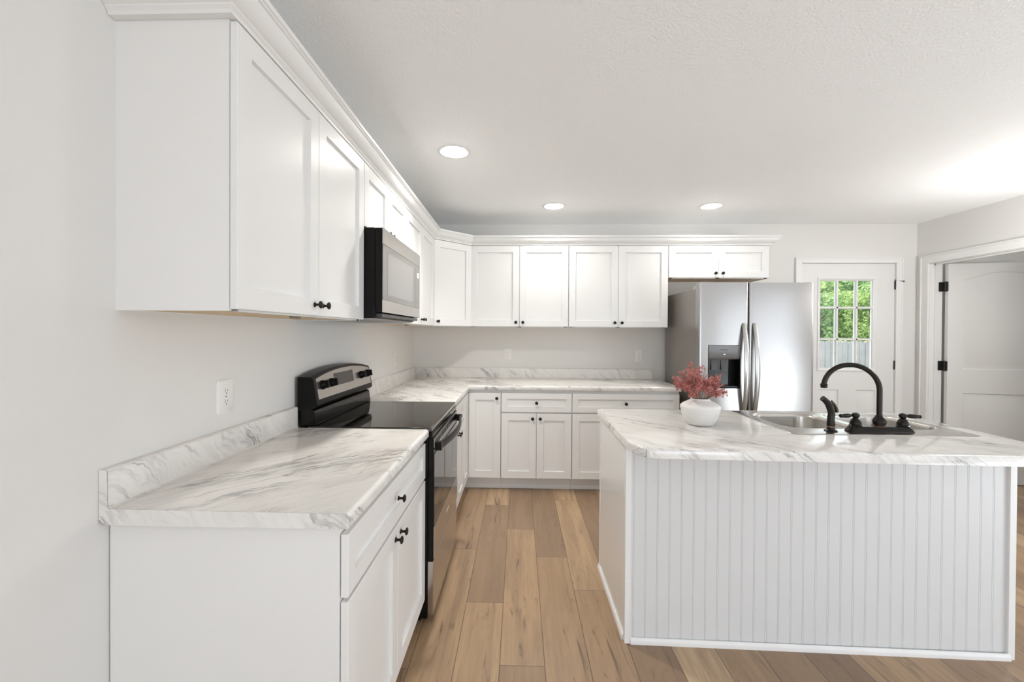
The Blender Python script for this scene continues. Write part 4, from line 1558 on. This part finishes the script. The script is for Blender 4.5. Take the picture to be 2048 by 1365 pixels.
def foliage(blobs, n, size, seed):
    rn = random.Random(seed)
    verts, faces = [], []
    for _ in range(n):
        c, rx, rz = rn.choice(blobs)
        while True:
            p = Vector((rn.uniform(-1, 1), rn.uniform(-1, 1), rn.uniform(-1, 1)))
            if .25 < p.length < 1: break
        q = Vector((c[0] + p.x * rx, c[1] + p.y * rx, c[2] + p.z * rz))
        s = size * rn.uniform(.6, 1.3)
        d = (Vector((rn.gauss(0, 1), rn.gauss(0, 1), rn.gauss(.4, 1)))).normalized()
        a = d.orthogonal().normalized()
        a.rotate(Matrix.Rotation(rn.uniform(0, 6.28), 3, d))
        b_ = d.cross(a)
        i = len(verts)
        verts += [q + a * s, q + b_ * s * .55 + d * s * .15, q - a * s, q - b_ * s * .55 + d * s * .15]
        faces.append((i, i + 1, i + 2, i + 3))
    bm = bmesh.new()
    vs = [bm.verts.new(v) for v in verts]
    for f in faces:
        bm.faces.new([vs[i] for i in f])
    return bm


def tree(label, x, y, h, rad, mat, seed, n=7000, size=.085):
    rn = random.Random(seed)
    t_ = thing('tree', label, 'tree', (x, y, GZ), 0, 'trees beyond the fence')
    bm = bmesh.new()
    tube(bm, [(x, y, GZ), (x + .05, y, GZ + h * .35), (x - .05, y + .05, GZ + h * .7), (x, y, GZ + h * .95)], [.16, .12, .08, .03], 8)
    for k_ in range(5):
        a = rn.uniform(0, 6.28)
        z = GZ + h * rn.uniform(.3, .6)
        tube(bm, [(x, y, z), (x + math.cos(a) * rad * .5, y + math.sin(a) * rad * .5, z + .5), (x + math.cos(a) * rad * .85, y + math.sin(a) * rad * .85, z + .9)], [.05, .035, .012], 6)
    obj('trunk', bm, BARK, t_, smooth=60)
    blobs = []
    for k_ in range(34):
        a = k_ * 2.399
        rr_ = rad * math.sqrt(rn.random()) * .8
        blobs.append(((x + math.cos(a) * rr_, y + math.sin(a) * rr_, GZ + h * (.34 + .58 * (k_ + .5) / 34)), rad * rn.uniform(.3, .5), h * rn.uniform(.09, .14)))
    obj('foliage', foliage(blobs, n, size, seed + 1), mat, t_, smooth=0)


tree('dark green tree in the left panes of the back door, just beyond the fence', 8.7, 13.7, 3.4, 1.15, LEAF2, 21, 15000, .06)
tree('bright green tree in the right panes of the back door, just beyond the fence', 11.75, 13.9, 3.4, 1.15, LEAF1, 33, 15000, .06)
tree('light green tree in the middle panes, standing behind the two nearest trees', 11.3, 17.4, 4.1, 1.75, LEAF1, 59, 20000, .085)
tree('dark green tree at the right edge of the panes, behind the bright green tree', 15.1, 17.4, 4.1, 1.70, LEAF2, 63, 18000, .085)
tree('large dark green tree farthest back, filling gaps between the other trees', 15.6, 23.5, 5.0, 2.9, LEAF2, 77, 22000, .12)
for i, (sx, sy) in enumerate(((7.6, 11.75), (9.25, 11.75))):
    s_ = thing('shrub', ['yellow-green shrub just showing over the fence in the left panes', 'yellow-green shrub just showing over the fence in the right panes'][i], 'shrub', (sx, sy, GZ), 0, 'shrubs behind the fence')
    bm = bmesh.new()
    for k_ in range(5):
        a = k_ * 1.257
        tube(bm, [(sx, sy, GZ), (sx + .3 * math.cos(a), sy + .25 * math.sin(a), GZ + 1.3)], [.02, .008], 5)
    obj('branches', bm, BARK, s_, smooth=60)
    blobs = [((sx + rn.uniform(-.4, .4), sy + rn.uniform(-.3, .3), GZ + rn.uniform(.7, 1.6)), .35, .25) for _ in range(8)]
    obj('foliage', foliage(blobs, 1500, .05, 90 + i), LEAF3, s_, smooth=0)
